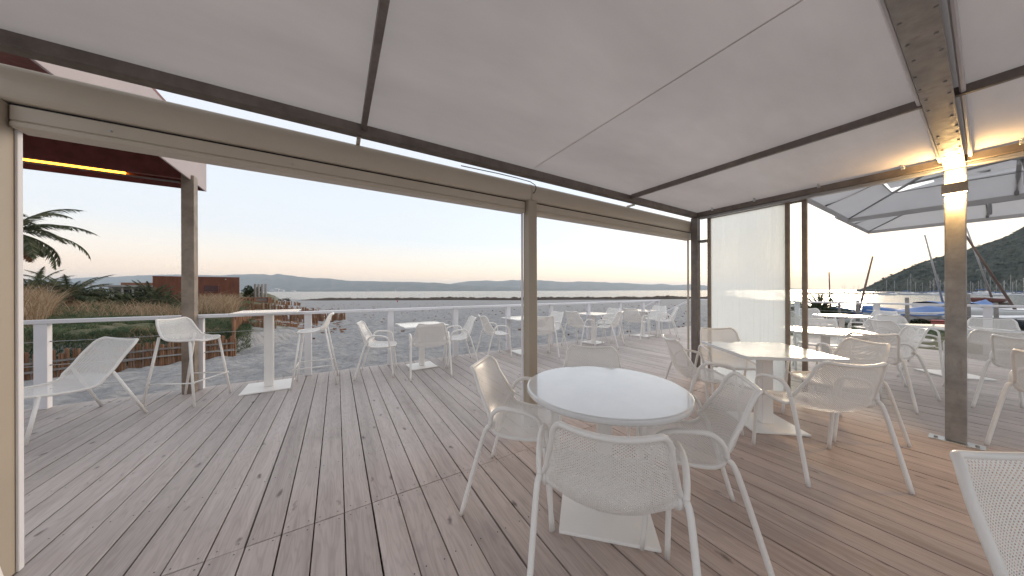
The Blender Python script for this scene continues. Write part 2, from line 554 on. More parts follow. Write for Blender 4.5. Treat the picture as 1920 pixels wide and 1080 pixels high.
# ------------------------------------------------------------------ mesh helpers
class MB:
    def __init__(self):
        self.v = []
        self.f = []
        self.smooth = []

    def add(self, verts, faces, smooth=False):
        o = len(self.v)
        self.v.extend([tuple(p) for p in verts])
        self.f.extend([tuple(i + o for i in f) for f in faces])
        self.smooth.extend([smooth] * len(faces))
        return self

    def box(self, x0, x1, y0, y1, z0, z1, bev=0.0, M4=None):
        if bev <= 0:
            vs = [(x, y, z) for x in (x0, x1) for y in (y0, y1) for z in (z0, z1)]
            fs = [(0, 1, 3, 2), (4, 6, 7, 5), (0, 4, 5, 1), (2, 3, 7, 6), (0, 2, 6, 4), (1, 5, 7, 3)]
        else:
            b = min(bev, (x1 - x0) * .49, (y1 - y0) * .49, (z1 - z0) * .49)
            vs, fs, idx = [], [], {}

            def vert(p):
                k = tuple(round(c, 7) for c in p)
                if k not in idx:
                    idx[k] = len(vs)
                    vs.append(p)
                return idx[k]
            lo, hi = (x0, y0, z0), (x1, y1, z1)
            cor = {}
            for sx in (0, 1):
                for sy in (0, 1):
                    for sz in (0, 1):
                        s = (sx, sy, sz)
                        for ax in range(3):
                            p = []
                            for a in range(3):
                                e = hi[a] if s[a] else lo[a]
                                if a != ax:
                                    e += -b if s[a] else b
                                p.append(e)
                            cor[(s, ax)] = vert(tuple(p))
            for ax in range(3):
                o = [a for a in range(3) if a != ax]
                for sd in (0, 1):
                    q = []
                    for (u, w) in ((0, 0), (1, 0), (1, 1), (0, 1)):
                        s = [0, 0, 0]; s[ax] = sd; s[o[0]] = u; s[o[1]] = w
                        q.append(cor[(tuple(s), ax)])
                    fs.append(tuple(q))
            for ax in range(3):
                o = [a for a in range(3) if a != ax]
                for u in (0, 1):
                    for w in (0, 1):
                        s0 = [0, 0, 0]; s0[o[0]] = u; s0[o[1]] = w
                        s1 = list(s0); s1[ax] = 1
                        fs.append((cor[(tuple(s0), o[0])], cor[(tuple(s1), o[0])], cor[(tuple(s1), o[1])], cor[(tuple(s0), o[1])]))
            for sx in (0, 1):
                for sy in (0, 1):
                    for sz in (0, 1):
                        s = (sx, sy, sz)
                        fs.append((cor[(s, 0)], cor[(s, 1)], cor[(s, 2)]))
        if M4 is not None:
            vs = [tuple(M4 @ Vector(p)) for p in vs]
        return self.add(vs, fs)

    def tube(self, pts, r, n=8, closed=False, cap=True, smooth=True):
        P = [Vector(p) for p in pts]
        k = len(P)
        rad = r if hasattr(r, '__len__') else [r] * k
        T = []
        for i in range(k):
            if closed:
                t = P[(i + 1) % k] - P[i - 1]
            else:
                t = P[min(i + 1, k - 1)] - P[max(i - 1, 0)]
            if t.length < 1e-9:
                t = Vector((0, 0, 1))
            T.append(t.normalized())
        up = Vector((0, 0, 1)) if abs(T[0].z) < 0.9 else Vector((1, 0, 0))
        nrm = (up - T[0] * up.dot(T[0])).normalized()
        vs, fs = [], []
        for i in range(k):
            if i:
                nrm = nrm - T[i] * nrm.dot(T[i])
                if nrm.length < 1e-6:
                    nrm = T[i].orthogonal()
                nrm.normalize()
            bi = T[i].cross(nrm)
            for j in range(n):
                a = 2 * PI * j / n
                vs.append(P[i] + (nrm * math.cos(a) + bi * math.sin(a)) * rad[i])
        m = k if closed else k - 1
        for i in range(m):
            a, b = i * n, ((i + 1) % k) * n
            for j in range(n):
                j2 = (j + 1) % n
                fs.append((a + j, a + j2, b + j2, b + j))
        o = len(self.v)
        self.add(vs, fs, smooth)
        if cap and not closed:
            self.add([], [])
            self.f.append(tuple(o + j for j in reversed(range(n)))); self.smooth.append(False)
            self.f.append(tuple(o + (k - 1) * n + j for j in range(n))); self.smooth.append(False)
        return self

    def lathe(self, prof, n=48, cx=0, cy=0, smooth=True):
        vs, fs = [], []
        k = len(prof)
        for (r, z) in prof:
            for j in range(n):
                a = 2 * PI * j / n
                vs.append((cx + r * math.cos(a), cy + r * math.sin(a), z))
        for i in range(k - 1):
            for j in range(n):
                j2 = (j + 1) % n
                fs.append((i * n + j, i * n + j2, (i + 1) * n + j2, (i + 1) * n + j))
        o = len(self.v)
        self.add(vs, fs, smooth)
        self.f.append(tuple(o + j for j in reversed(range(n)))); self.smooth.append(False)
        self.f.append(tuple(o + (k - 1) * n + j for j in range(n))); self.smooth.append(False)
        return self

    def prism(self, poly, axis, a, b):
        """poly: list of 2D points in the two other axes, extruded along axis from a to b"""
        n = len(poly)
        vs = []
        for t in (a, b):
            for (u, w) in poly:
                vs.append({'x': (t, u, w), 'y': (u, t, w), 'z': (u, w, t)}[axis])
        fs = [tuple(range(n))[::-1], tuple(range(n, 2 * n))]
        for i in range(n):
            j = (i + 1) % n
            fs.append((i, j, n + j, n + i))
        return self.add(vs, fs)

    def mesh(self, name):
        me = bpy.data.meshes.new(name)
        me.from_pydata(self.v, [], self.f)
        me.polygons.foreach_set('use_smooth', self.smooth)
        me.update()
        return me

    def build(self, name, mat, parent=None):
        me = self.mesh(name)
        me.materials.append(mat)
        return put(name, me, parent)


def put(name, me, parent=None):
    o = bpy.data.objects.new(name, me)
    COL.objects.link(o)
    if parent is not None:
        o.parent = parent
    return o


def np_mesh(name, v, f, mat, smooth=False):
    me = bpy.data.meshes.new(name)
    v = np.asarray(v, dtype=np.float32)
    f = np.asarray(f, dtype=np.int32)
    k = f.shape[1]
    me.vertices.add(len(v)); me.vertices.foreach_set('co', v.ravel())
    me.loops.add(f.size); me.loops.foreach_set('vertex_index', f.ravel())
    me.polygons.add(len(f))
    me.polygons.foreach_set('loop_start', np.arange(0, f.size, k, dtype=np.int32))
    me.polygons.foreach_set('loop_total', np.full(len(f), k, dtype=np.int32))
    me.polygons.foreach_set('use_smooth', np.full(len(f), smooth))
    me.update(calc_edges=True)
    me.materials.append(mat)
    return me


def tag(o, label=None, cat=None, group=None, kind=None):
    if label: o['label'] = label
    if cat: o['category'] = cat
    if group: o['group'] = group
    if kind: o['kind'] = kind
    return o


def empty(name, loc=(0, 0, 0), rz=0.0):
    o = bpy.data.objects.new(name, None)
    o.empty_display_size = 0.2
    COL.objects.link(o)
    o.location = loc
    o.rotation_euler = (0, 0, rz)
    return o


def dup(o, loc=None, rz=None, parent=None):
    c = o.copy()
    COL.objects.link(c)
    c.parent = parent
    if loc is not None: c.location = loc
    if rz is not None: c.rotation_euler = (0, 0, rz)
    for ch in list(o.children):
        dup(ch, parent=c)
    return c


# ================================================================== THE SETTING
SEA_Z = -2.2


def sstep(x, a, b):
    t = np.clip((x - a) / (b - a), 0, 1)
    return t * t * (3 - 2 * t)


def vnoise(x, y, seed=0):
    """smooth value noise on numpy arrays"""
    xi = np.floor(x).astype(np.int64); yi = np.floor(y).astype(np.int64)
    xf = x - xi; yf = y - yi
    u = xf * xf * (3 - 2 * xf); v = yf * yf * (3 - 2 * yf)

    def h(a, b):
        n = (a * 374761393 + b * 668265263 + seed * 1442695041) & 0xffffffff
        n = ((n ^ (n >> 13)) * 1274126177) & 0xffffffff
        return ((n ^ (n >> 16)) & 0xffff) / 65535.0
    return (h(xi, yi) * (1 - u) + h(xi + 1, yi) * u) * (1 - v) + (h(xi, yi + 1) * (1 - u) + h(xi + 1, yi + 1) * u) * v


def fbm(x, y, o=4, seed=0):
    s = 0; a = 0.5; f = 1.0
    for i in range(o):
        s = s + a * vnoise(x * f, y * f, seed + i); a *= 0.5; f *= 2.03
    return s


def dune_edge(X):
    e = np.interp(X, [-60, -9.5, -7.4, -5.6, -3.8, -2.55], [2.0, 9.4, 10.0, 10.35, 10.72, 11.3]) + 0.10
    return np.where(X < -2.55, e, 11.5 + 1.9 * (X + 2.55))


def terrain(X, Y):
    """ground height, plus how much of it is vegetated soil and how much carries drift weed"""
    X = np.asarray(X, float); Y = np.asarray(Y, float)
    r = X * CS - Y * SN
    d = X * SN + Y * CS
    dd = np.maximum(d, 3.0)
    q = r / dd
    shore = 118.0 - 72.0 * sstep(q, 0.75, 1.15) + 2000.0 * sstep(q, -0.80, -0.98)
    z = -0.52 - 1.55 * sstep(d / shore, 0.10, 1.0)
    z = z - 2.5 * sstep(d - shore, 0.0, 45.0)
    # dune bank behind the palisade on the left
    edge = dune_edge(X)
    dune = sstep(Y - edge, 0.0, 1.0) * sstep(-q, 0.62, 0.92)
    dn = dune * (0.50 + 0.35 * sstep(-q, 0.9, 1.5) + 0.22 * (fbm(X * 0.35, Y * 0.35, 3, 5) - 0.5))
    far = sstep(d, 14.0, 34.0) * sstep(-q, 0.75, 1.05)
    z = z + dn + 0.15 * far
    # footprints and wind ripples on the loose sand
    near = 1 - sstep(d, 18.0, 60.0)
    z = z + near * (0.24 * (fbm(X * 2.9, Y * 2.9, 4, 11) - 0.45) + 0.05 * (fbm(X * 0.6, Y * 0.6, 2, 3) - 0.5))
    z = np.where(d > shore + 2, np.minimum(z, SEA_Z - 0.3), z)
    soil = np.clip(dune * 0.95 * (0.55 + 0.9 * (fbm(X * 0.5, Y * 0.5, 3, 21) - 0.35)) + 0.9 * far, 0, 1)
    rightg = sstep(q, 0.86, 0.98) * (1 - sstep(d, 14, 40)) * sstep(X, 11.2, 13.0)
    soil = np.maximum(soil, rightg * (0.35 + 0.6 * fbm(X * 0.8, Y * 0.8, 3, 31)))
    weed = sstep(d, 24, 70) * 0.7
    return z, soil, weed


def gz(x, y):
    return float(terrain(np.array([x]), np.array([y]))[0][0])


def axis(lo, hi, c0, c1, fine, grow=1.09):
    a = list(np.arange(c0, c1 + 1e-6, fine))
    s = fine; x = c1
    while x < hi:
        s *= grow; x += s; a.append(x)
    s = fine; x = c0; b = []
    while x > lo:
        s *= grow; x -= s; b.append(x)
    return np.array(b[::-1] + a)


ax = axis(-700, 260, -9.0, 15.0, 0.085, 1.07)
ay = axis(-60, 700, 4.8, 17.0, 0.085, 1.06)
GX, GY = np.meshgrid(ax, ay)
GZ, GS, GW = terrain(GX, GY)
under = (GY < 5.45) & (GX > -4.0) & (GX < 11.0)
GZ = np.where(under, np.minimum(GZ, -0.45), GZ)
nx, ny = len(ax), len(ay)
idx = np.arange(nx * ny).reshape(ny, nx)
quads = np.stack([idx[:-1, :-1], idx[:-1, 1:], idx[1:, 1:], idx[1:, :-1]], -1).reshape(-1, 4)
me = np_mesh('beach', np.stack([GX, GY, GZ], -1).reshape(-1, 3), quads, M['ground'], True)
for nm, arr in (('soil', GS), ('weed', GW)):
    at = me.attributes.new(nm, 'FLOAT', 'POINT')
    at.data.foreach_set('value', arr.ravel().astype(np.float32))
tag(put('beach', me), kind='structure')

b = MB()
S = 42000.0
b.add([(-S, -S, SEA_Z), (S, -S, SEA_Z), (S, S, SEA_Z), (-S, S, SEA_Z)], [(0, 1, 2, 3)])
tag(b.build('sea', M['sea']), kind='structure')

# ---- far mountains across the gulf: ridge heights by bearing, real distance and bulk


def ridge(name, pts, d0, depth, mat, seed, rough=0.06, n=640, zbase=-4.0, step=7):
    pxs = np.array([p[0] for p in pts], float)
    els = np.array([p[1] for p in pts], float)
    xs = np.linspace(pxs[0], pxs[-1], n)
    el = np.interp(xs, pxs, els)
    el = el + (fbm(xs * 0.06, xs * 0 + seed, 5, seed) - 0.47) * 2.2 * np.clip(el / 12, 0.1, 1)
    V = []
    for k in range(step):
        t = k / (step - 1.0)
        for i in range(n):
            q = (xs[i] - 960) / 540.0
            prof = math.sin(t * PI / 2) ** 1.15
            d = d0 - depth * (1 - t) + depth * 0.25 * (fbm(np.array([xs[i] * .05]), np.array([t * 3.0]), 3, seed + 9)[0] - .5) * (1 - t) * t * 4
            top = CAM_H + max(el[i], 0.4) * d0 / 540.0
            z = zbase + (top - zbase) * prof
            if 0 < k < step - 1:
                z += (top - zbase) * rough * (fbm(np.array([xs[i] * .11 + k * 3.1]), np.array([t * 5.0]), 3, seed + 3)[0] - .5)
            x, y = W(q * d, d)
            V.append((x, y, z))
    # back slope
    for i in range(n):
        q = (xs[i] - 960) / 540.0
        d = d0 + depth
        x, y = W(q * d, d)
        V.append((x, y, zbase))
    F = []
    for k in range(step):
        for i in range(n - 1):
            F.append((k * n + i, k * n + i + 1, (k + 1) * n + i + 1, (k + 1) * n + i))
    me = np_mesh(name, V, F, mat, True)
    return tag(put(name, me), kind='structure')


HZ = 545.5
prof1 = [(-700, 20), (-200, 24), (60, 24), (190, 28.5), (240, 30), (300, 33), (340, 32), (400, 31), (440, 32), (494, 33), (508, 30), (521, 33.5),
         (540, 31), (560, 27.5), (600, 24.5), (622, 24), (650, 20), (690, 19), (730, 17.5), (760, 17.5), (800, 16.5), (830, 14.5), (848, 12), (900, 9),
         (960, 6), (1050, 3), (1150, 1)]
ridge('mountains', prof1, 13500.0, 3200.0, M['mount'], 3)
prof2 = [(700, 1), (780, 8), (830, 11.5), (845, 12.5), (860, 15.5), (880, 18.5), (910, 19.5), (935, 18.5), (962, 20.5), (990, 18.5), (1012, 19.5),
         (1040, 17), (1062, 16), (1090, 17), (1112, 16.5), (1140, 14.5), (1180, 14), (1205, 12), (1222, 10.5), (1240, 12.5), (1262, 9.5), (1290, 11),
         (1330, 8), (1400, 5), (1480, 2.5), (1560, 0.5)]
ridge('mountains', prof2, 17000.0, 3500.0, M['mount'], 8)
# low coastal plain at the foot of the left range
prof3 = [(-700, 3), (200, 3), (450, 3.2), (540, 2.4), (640, 1.6), (720, 1.0), (800, 0.3)]
ridge('coastal_plain', prof3, 9000.0, 1500.0, M['mount'], 12, step=4)

# ---- headland on the right, scrub covered, with a rocky foot
hp = [(1612, 0.5), (1628, 6), (1640, 12), (1660, 22), (1690, 35), (1720, 48), (1750, 58), (1780, 66), (1815, 76), (1850, 86), (1890, 100), (1920, 117),
      (1990, 140), (2100, 165), (2250, 170), (2450, 120), (2650, 60), (2860, 8), (3000, 2)]


def headland():
    n, st = 260, 34
    xs = np.linspace(1606, 2900, n)
    el = np.interp(xs, [p[0] for p in hp], [p[1] for p in hp])
    q = (xs - 960) / 540.0
    d0 = 620.0
    V = np.zeros((st + 1, n, 3))
    for k in range(st):
        t = k / (st - 1.0)
        d = d0 - 270 * (1 - t) * np.clip(el / 60, 0.15, 1)
        top = CAM_H + el * d0 / 540.0
        z = -3 + (top + 3) * (t ** 0.85)
        bump = (fbm(q * 60 + 5, np.full(n, t * 14), 5, 41) - 0.5)
        z = z + bump * np.clip(el / 40, 0, 1) * (11 if k else 0) * (1 - 0.75 * t) + (fbm(q * 260, np.full(n, t * 70), 3, 47) - .5) * 4.0 * np.clip(el / 30, 0.1, 1) * (1 if k else 0)
        x, y = q * d * CS + d * SN, -q * d * SN + d * CS
        V[k, :, 0] = x; V[k, :, 1] = y; V[k, :, 2] = z
    d = d0 + 300
    V[st, :, 0] = q * d * CS + d * SN; V[st, :, 1] = -q * d * SN + d * CS; V[st, :, 2] = -3
    idx = np.arange((st + 1) * n).reshape(st + 1, n)
    Q = np.stack([idx[:-1, :-1], idx[:-1, 1:], idx[1:, 1:], idx[1:, :-1]], -1).reshape(-1, 4)
    me = np_mesh('headland', V.reshape(-1, 3), Q, M['hill'], False)
    o = tag(put('headland', me), kind='structure')
    # scattered scrub crowns standing on the slope
    tris_v, tris_f = [], []
    for i in range(2600):
        k = rng.integers(0, st - 1); j = rng.integers(4, n - 1)
        p = V[k, j] + (V[k + 1, j] - V[k, j]) * rng.random()
        s = rng.uniform(1.0, 3.2) * min(1, el[j] / 25 + .2)
        o0 = len(tris_v)
        ang = rng.random() * 6
        for a in range(5):
            tris_v.append(p + np.array([math.cos(ang + a * 1.257) * s, math.sin(ang + a * 1.257) * s, rng.uniform(0.1, .5) * s]))
        tris_v.append(p + np.array([0, 0, s * rng.uniform(.9, 1.5)]))
        for a in range(5):
            tris_f.append((o0 + a, o0 + (a + 1) % 5, o0 + 5))
    me = np_mesh('scrub_cover', np.array(tris_v), np.array(tris_f), M['hill'], False)
    tag(put('scrub_cover', me), 'dark green scrub covering the headland slope', 'scrub', kind='stuff')


headland()

# ---- timber deck, every plank its own piece
PW, GAP = 0.148, 0.007
DX0, DX1 = -4.14, 11.11
DY1, SEAM, DY0 = 5.64, 1.99, -3.0
sub = MB()
for k in range(32):
    x = DX0 + 0.05
    y = DY0 + 0.1 + k * (DY1 - DY0 - 0.2) / 31
    sub.box(DX0 + .02, DX1 - .02, y - .03, y + .03, -0.16, -0.032)
sub.box(DX0 + .01, DX1 - .01, DY1 - 0.05, DY1 - 0.012, -0.30, -0.034)
for k in range(14):
    x = DX0 + .3 + k * 1.15
    for y in (DY1 - .2, 2.0, -1.5):
        sub.box(x - .05, x + .05, y - .05, y + .05, -0.9, -0.16)
deck = tag(sub.build('deck', M['greywood']), kind='structure')


def plank_mesh(length):
    m = MB()
    w = (PW - GAP) / 2
    m.box(-w, w, 0.0, length, -0.03, 0.0, 0.0018)
    me = m.mesh('plank')
    me.materials.append(M['wood'])
    return me


pm_far = plank_mesh(DY1 - SEAM - 0.0025)
pm_near = plank_mesh(SEAM - DY0 - 0.0025)
npl = int(round((DX1 - DX0) / PW))
X_SEAM0 = 0.034 - PW * round((0.034 - DX0) / PW)
screw = MB()
for i in range(npl):
    x = X_SEAM0 + PW * (i + 0.5)
    o = put('plank', pm_far, deck)
    o.location = (x + random.uniform(-.0012, .0012), SEAM + 0.0025, random.uniform(-.0015, .0015))
    o.rotation_euler = (0, random.uniform(-.004, .004), random.uniform(-.0003, .0003))
    o = put('plank', pm_near, deck)
    o.location = (x + random.uniform(-.0012, .0012), DY0, random.uniform(-.0015, .0015))
    o.rotation_euler = (0, random.uniform(-.004, .004), random.uniform(-.0003, .0003))
    for y in (SEAM + .035, SEAM - .035, SEAM + .62, SEAM - .6, SEAM + 1.24, SEAM + 1.86):
        for s in (-1, 1):
            xx = x + s * .045 + random.uniform(-.006, .006)
            yy = y + random.uniform(-.008, .008)
            screw.add([(xx + .0038 * math.cos(a * PI / 3), yy + .0038 * math.sin(a * PI / 3), .0025) for a in range(6)], [(0, 1, 2, 3, 4, 5)])
so = screw.build('screw_head', M['dark'], deck)
so['kind'] = 'stuff'

# ================================================================== PERGOLA
WY = 2.28          # seaward frame line
WX = 4.57          # end frame line
XL = -1.44
YB = -2.12
per = tag(empty('pergola', (WX, WY, 0)), 'steel framed pergola with white fabric roof over the deck', 'pergola')
PO = Vector((-WX, -WY, 0))


def pbox(name, mat, x0, x1, y0, y1, z0, z1, bev=0.003, parent=None):
    m = MB().box(x0 - WX, x1 - WX, y0 - WY, y1 - WY, z0, z1, bev)
    return m.build(name, mat, parent or per)


ZB, ZT = 2.393, 2.458
pbox('perimeter_beam', M['beam'], XL, WX - .042, WY - .08, WY, ZB, ZT)
pbox('perimeter_beam', M['beam'], WX - .04, WX + .04, YB, WY - .002, ZB, ZT)
pbox('perimeter_beam', M['beam'], XL, XL + .08, YB, WY - .082, ZB, ZT)
pbox('perimeter_beam', M['beam'], XL, WX - .042, YB, YB + .08, ZB - .003, ZT - .003)
# thin aluminium gutter strip below the end beam
pbox('gutter_strip', M['grey_metal'], WX - .03, WX + .03, YB, WY - .1, ZB - .035, ZB - .004)
for x in (0.159, 3.02):
    pbox('purlin', M['beam'], x - .016, x + .016, YB + .082, WY - .082, ZB + .024, ZT + .008)
# heavy steel girders with flanges, one over the lamp post
for yb in (0.135, -1.98):
    g = MB()
    for (y0, y1, z0, z1) in ((-.05, .05, 2.357, 2.367), (-.05, .05, 2.50, 2.51), (-.006, .006, 2.3672, 2.4998)):
        g.box(XL - WX + .09, -.042, yb + y0 - WY, yb + y1 - WY, z0, z1, .001)
    go = g.build('girder', M['steel'], per)
    for sgn in (-1, 1):
        y0, y1 = sorted((yb + sgn * .060, yb + sgn * .080))
        pbox('keder_rail', M['white_rail'], XL + .1, WX - .045, y0, y1, 2.425, 2.468, .006)
    bolts = MB()
    for k in range(32):
        x = 4.4 - k * 0.18 + random.uniform(-.03, .03)
        for s in (-1, 1):
            if random.random() < .8:
                bolts.lathe([(.006, 2.3575), (.006, 2.353), (.003, 2.3515)][::-1], 6, x - WX, yb + s * (.037 + random.uniform(-.007, .007)) - WY)
    bolts.build('bolt_heads', M['steel'], go)['kind'] = 'stuff'
# posts
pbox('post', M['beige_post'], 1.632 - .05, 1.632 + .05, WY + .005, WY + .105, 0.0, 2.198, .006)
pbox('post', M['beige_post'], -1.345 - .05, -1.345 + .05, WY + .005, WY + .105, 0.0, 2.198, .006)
pbox('post', M['beam'], WX - .045, WX + .045, WY - .079, WY + .012, 0.0, ZB - .001, .004)
lamp_post = pbox('post', M['steel'], WX - .04, WX + .04, 0.135 - .052, 0.135 + .052, 0.008, 2.356, .006)
pl = MB()
for (y0, y1) in ((-.135, -.054), (.054, .135)):
    pl.box(-.07, .055, 0.135 + y0 - WY, 0.135 + y1 - WY, 0.0005, 0.007, .001)
pl.box(-.07, .055, 0.135 - .0538 - WY, 0.135 + .0538 - WY, 0.0005, 0.0065, .001)
po = pl.build('base_plate', M['zinc'], lamp_post)
for s in (-.098, .098):
    MB().lathe([(.012, .0072), (.012, .015), (.007, .022)], 6, -.02, 0.135 + s - WY).build('anchor_bolt', M['grey_metal'], lamp_post)
for (px_, py_) in ((XL + .05, -1.98), (WX, -1.98)):
    pbox('post', M['steel'], px_ - .05, px_ + .05, py_ - .06, py_ + .06, 0.0, 2.356, .004)
# fabric roof panels, taut with a slight belly between the beams
xs_b = [XL + .02, 0.159, 1.585, 3.02, WX + .03]
ys_b = [YB + .02, 0.135, WY - .01]
for i in range(len(xs_b) - 1):
    for j in range(len(ys_b) - 1):
        x0, x1, y0, y1 = xs_b[i], xs_b[i + 1], ys_b[j], ys_b[j + 1]
        V, F = [], []
        nu, nv = 28, 28
        for v in range(nv + 1):
            for u in range(nu + 1):
                a, c = u / nu, v / nv
                z = 2.474 + 0.034 * math.sin(PI * a) ** .8 * math.sin(PI * c) ** 0.5 + (0.006 * math.sin(a * 9 + c * 5 + i) + 0.0035 * math.sin(a * 23 - c * 11 + j * 2) + 0.003 * math.sin(c * 31 + a * 4)) * math.sin(PI * c) * math.sin(PI * a)
                V.append((x0 + (x1 - x0) * a - WX, y0 + (y1 - y0) * c - WY, z))
        for v in range(nv):
            for u in range(nu):
                k = v * (nu + 1) + u
                F.append((k, k + 1, k + nu + 2, k + nu + 1))
        mb = MB(); mb.add(V, F, True)
        mb.build('fabric_panel', M['pvc'], per)
# clips fixing the cloth along the end beam
# welded double seam of the cloth above the centre post
sm = MB(); sm.add([(1.581 - WX, YB + .1 - WY, 2.4722), (1.590 - WX, YB + .1 - WY, 2.4722), (1.590 - WX, -.09, 2.4722), (1.581 - WX, -.09, 2.4722)], [(0, 1, 2, 3)])
sm.build('fabric_seam', M['pvc'], per)
for y in (2.0, 1.52, 0.95, 0.40, -0.15, -0.7, -1.3):
    m = MB()
    m.box(-.055, -.041, y - .012 - WY, y + .012 - WY, 2.44, 2.474, .002)
    m.tube([(-.075, y - WY, 2.472), (-.048, y - WY, 2.472)], .009, 8)
    m.build('fabric_clip', M['zinc'], per)

# ---- roller screens (retracted) under the seaward beam


def roller(x0, x1, label, cap_right=False):
    t = tag(empty('roller_screen', (x0, 2.385, 0.047)), label, 'roller blind', 'roller screens on the seaward side')
    L = x1 - x0
    prof = []
    for k in range(13):
        a = -PI / 2 + PI * k / 12
        prof.append((-.055 - .030 * math.cos(a), 2.2355 + .0825 * math.sin(a)))
    poly = [(.05, 2.153), (.05, 2.318)] + prof[::-1]
    t_c = MB().prism(poly, 'x', 0.004, L - .004).build('cassette', M['beige'], t)
    MB().prism([(-.04, 2.3185), (.045, 2.3185), (.045, 2.325), (-.04, 2.325)], 'x', 0.0, L).build('top_lip', M['dark'], t)
    MB().box(0.006, L - .006, -.0753, -.0743, 2.2895, 2.2915).build('cassette_groove', M['dark'], t)
    for xx in (L * .12, L * .37, L * .63, L * .88):
        MB().tube([(xx, -.060, 2.10), (xx, -.0525, 2.10)], .0045, 8).build('screw', M['zinc'], t)
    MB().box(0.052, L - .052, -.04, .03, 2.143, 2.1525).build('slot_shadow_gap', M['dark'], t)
    mb = MB()
    mb.box(.056, L - .056, -.05, .035, 2.072, 2.142, .004)
    mb.box(.056, L - .056, -.056, .04, 2.037, 2.071, .008)
    mb.build('bottom_bar', M['beige'], t)
    for xx in (.0505, L - .0645):
        MB().box(xx, xx + .010, -.014, .014, -0.044, 2.1425, .002).build('guide_rail', M['beige'] if cap_right else M['white_rail'], t)
    for xx in ((-.002, .006), (L - .006, L + .002)):
        MB().prism([(a * 1.02, 2.2355 + (c - 2.2355) * 1.02) for a, c in poly], 'x', xx[0], xx[1]).build('end_cap', M['beige'], t)
    # brackets carrying the cassette from the beam above
    for xx in ((L * .497,) if L > 2.84 else (L * .47, L * .98)):
        MB().box(xx - .012, xx + .012, -.125, -.02, 2.3253, 2.3455).build('bracket', M['beige'], t)
    return t


roller(1.636, WX + .12, 'beige roller screen cassette between the centre post and the corner post', True)
roller(-1.345, 1.628, 'long beige roller screen cassette above the wide left opening', False)

m = MB()
m.tube([(0.9, 2.30, 2.378), (1.25, 2.295, 2.384), (1.45, 2.292, 2.382), (1.60, 2.286, 2.374), (1.655, 2.28, 2.35), (1.665, 2.278, 2.32), (1.652, 2.28, 2.285), (1.635, 2.286, 2.268)], .004, 6)
tag(m.build('loose_cable', M['dark']), 'short black cable hanging down over the joint of the roller cassettes', 'cable')

# ---- glass screens in the end frame
gs = tag(empty('glass_screen', (WX + .055, 1.66, 0)), 'fogged sliding glass panel beside the corner post', 'glass panel')
MB().box(-.004, .004, -.40, .40, 0.05, 2.352, .001).build('glass_pane', M['frost'], gs)
for y0, y1 in ((-.445, -.405), (.405, .445)):
    MB().box(-.018, .018, y0, y1, 0.012, 2.412, .003).build('frame_stile', M['steelwarm'], gs)
MB().box(-.017, .017, -.404, .404, 2.354, 2.412, .003).build('frame_rail', M['steelwarm'], gs)
MB().box(-.017, .017, -.404, .404, 0.012, 0.048, .003).build('frame_rail', M['steelwarm'], gs)
MB().box(-.03, .03, .447, .54, 2.02, 2.06, .003).build('latch_bracket', M['grey_metal'], gs)
g2 = tag(empty('glass_screen', (WX + .10, 1.12, 0)), 'narrow clear glass strip with tall stile left of the parasols', 'glass panel')
MB().box(-.003, .003, -.0, .165, 0.05, 2.352, .001).build('glass_pane', M['clear'], g2)
MB().box(-.02, .02, -.045, -.001, 0.012, 2.418, .003).build('frame_stile', M['steelwarm'], g2)
MB().box(-.018, .018, -.0005, .19, 2.354, 2.415, .003).build('frame_rail', M['steelwarm'], g2)

# ---- up and down wall lamp on the steel post
lt = tag(empty('wall_lamp', (WX - .042, 0.135, 2.175)), 'lit up and down wall lamp on the steel post', 'lamp')
hb = MB()
hb.box(-.085, -.002, -.062, -.057, -.042, .042)
hb.box(-.085, -.002, .057, .062, -.042, .042)
hb.box(-.091, -.0852, -.062, .062, -.042, .042)
hb.build('housing', M['steel'], lt)
MB().box(-.084, -.003, -.0565, .0565, -.036, -.031).build('lens', M['lamp_lens'], lt)
MB().box(-.084, -.003, -.0565, .0565, .031, .036).build('lens', M['lamp_lens'], lt)
for (dz, rx, pw) in ((.045, PI, 5.5), (-.045, 0.0, 5.0)):
    ld = bpy.data.lights.new('lamp_light', 'AREA')
    ld.shape = 'RECTANGLE'
    ld.size = .07; ld.size_y = .10
    ld.energy = pw
    ld.color = (1.0, 0.62, 0.24)
    lo = bpy.data.objects.new('lamp_light', ld)
    COL.objects.link(lo)
    lo.parent = lt
    lo.location = (-.046, 0, dz)
    lo.rotation_euler = (rx, 0, 0)

# ================================================================== RAILINGS
RY = 5.555
rl = tag(empty('deck_railing', (-4.0, RY, 0)), 'long white deck railing with wire cables facing the beach', 'railing')
posts_x = [-4.07, -2.85, -1.60, -0.39, 0.82, 2.04, 3.27, 4.50, 5.78, 7.07, 8.16, 8.95]
for x in posts_x:
    MB().box(x + 4 - .047, x + 4 + .047, -.035, .035, 0.001, 0.965, .003).build('post', M['white_rail'], rl)
joints = [-4.14, -1.95, 0.36, 2.85, 5.25, 7.4, 9.0]
for a, c in zip(joints[:-1], joints[1:]):
    MB().box(a + 4 + .0015, c + 4 - .0015, -.065, .065, 0.966, 1.008, .004).build('top_rail', M['white_rail'], rl)
for z in (.76, .49, .22):
    pts = []
    for i in range(len(posts_x) - 1):
        a, c = posts_x[i], posts_x[i + 1]
        for k in range(6):
            t = k / 6
            pts.append((a + (c - a) * t + 4, 0, z - .006 * math.sin(PI * t)))
    pts.append((posts_x[-1] + 4, 0, z))
    MB().tube(pts, .0032, 6).build('cable', M['cable'], rl)
for x in posts_x[1:]:
    m = MB()
    for z in (.76, .49, .22):
        for s in (-1, 1):
            m.tube([(x + 4 + s * .0475, 0, z), (x + 4 + s * .06, 0, z)], .007, 8)
    m.build('cable_fitting', M['grey_metal'], rl)

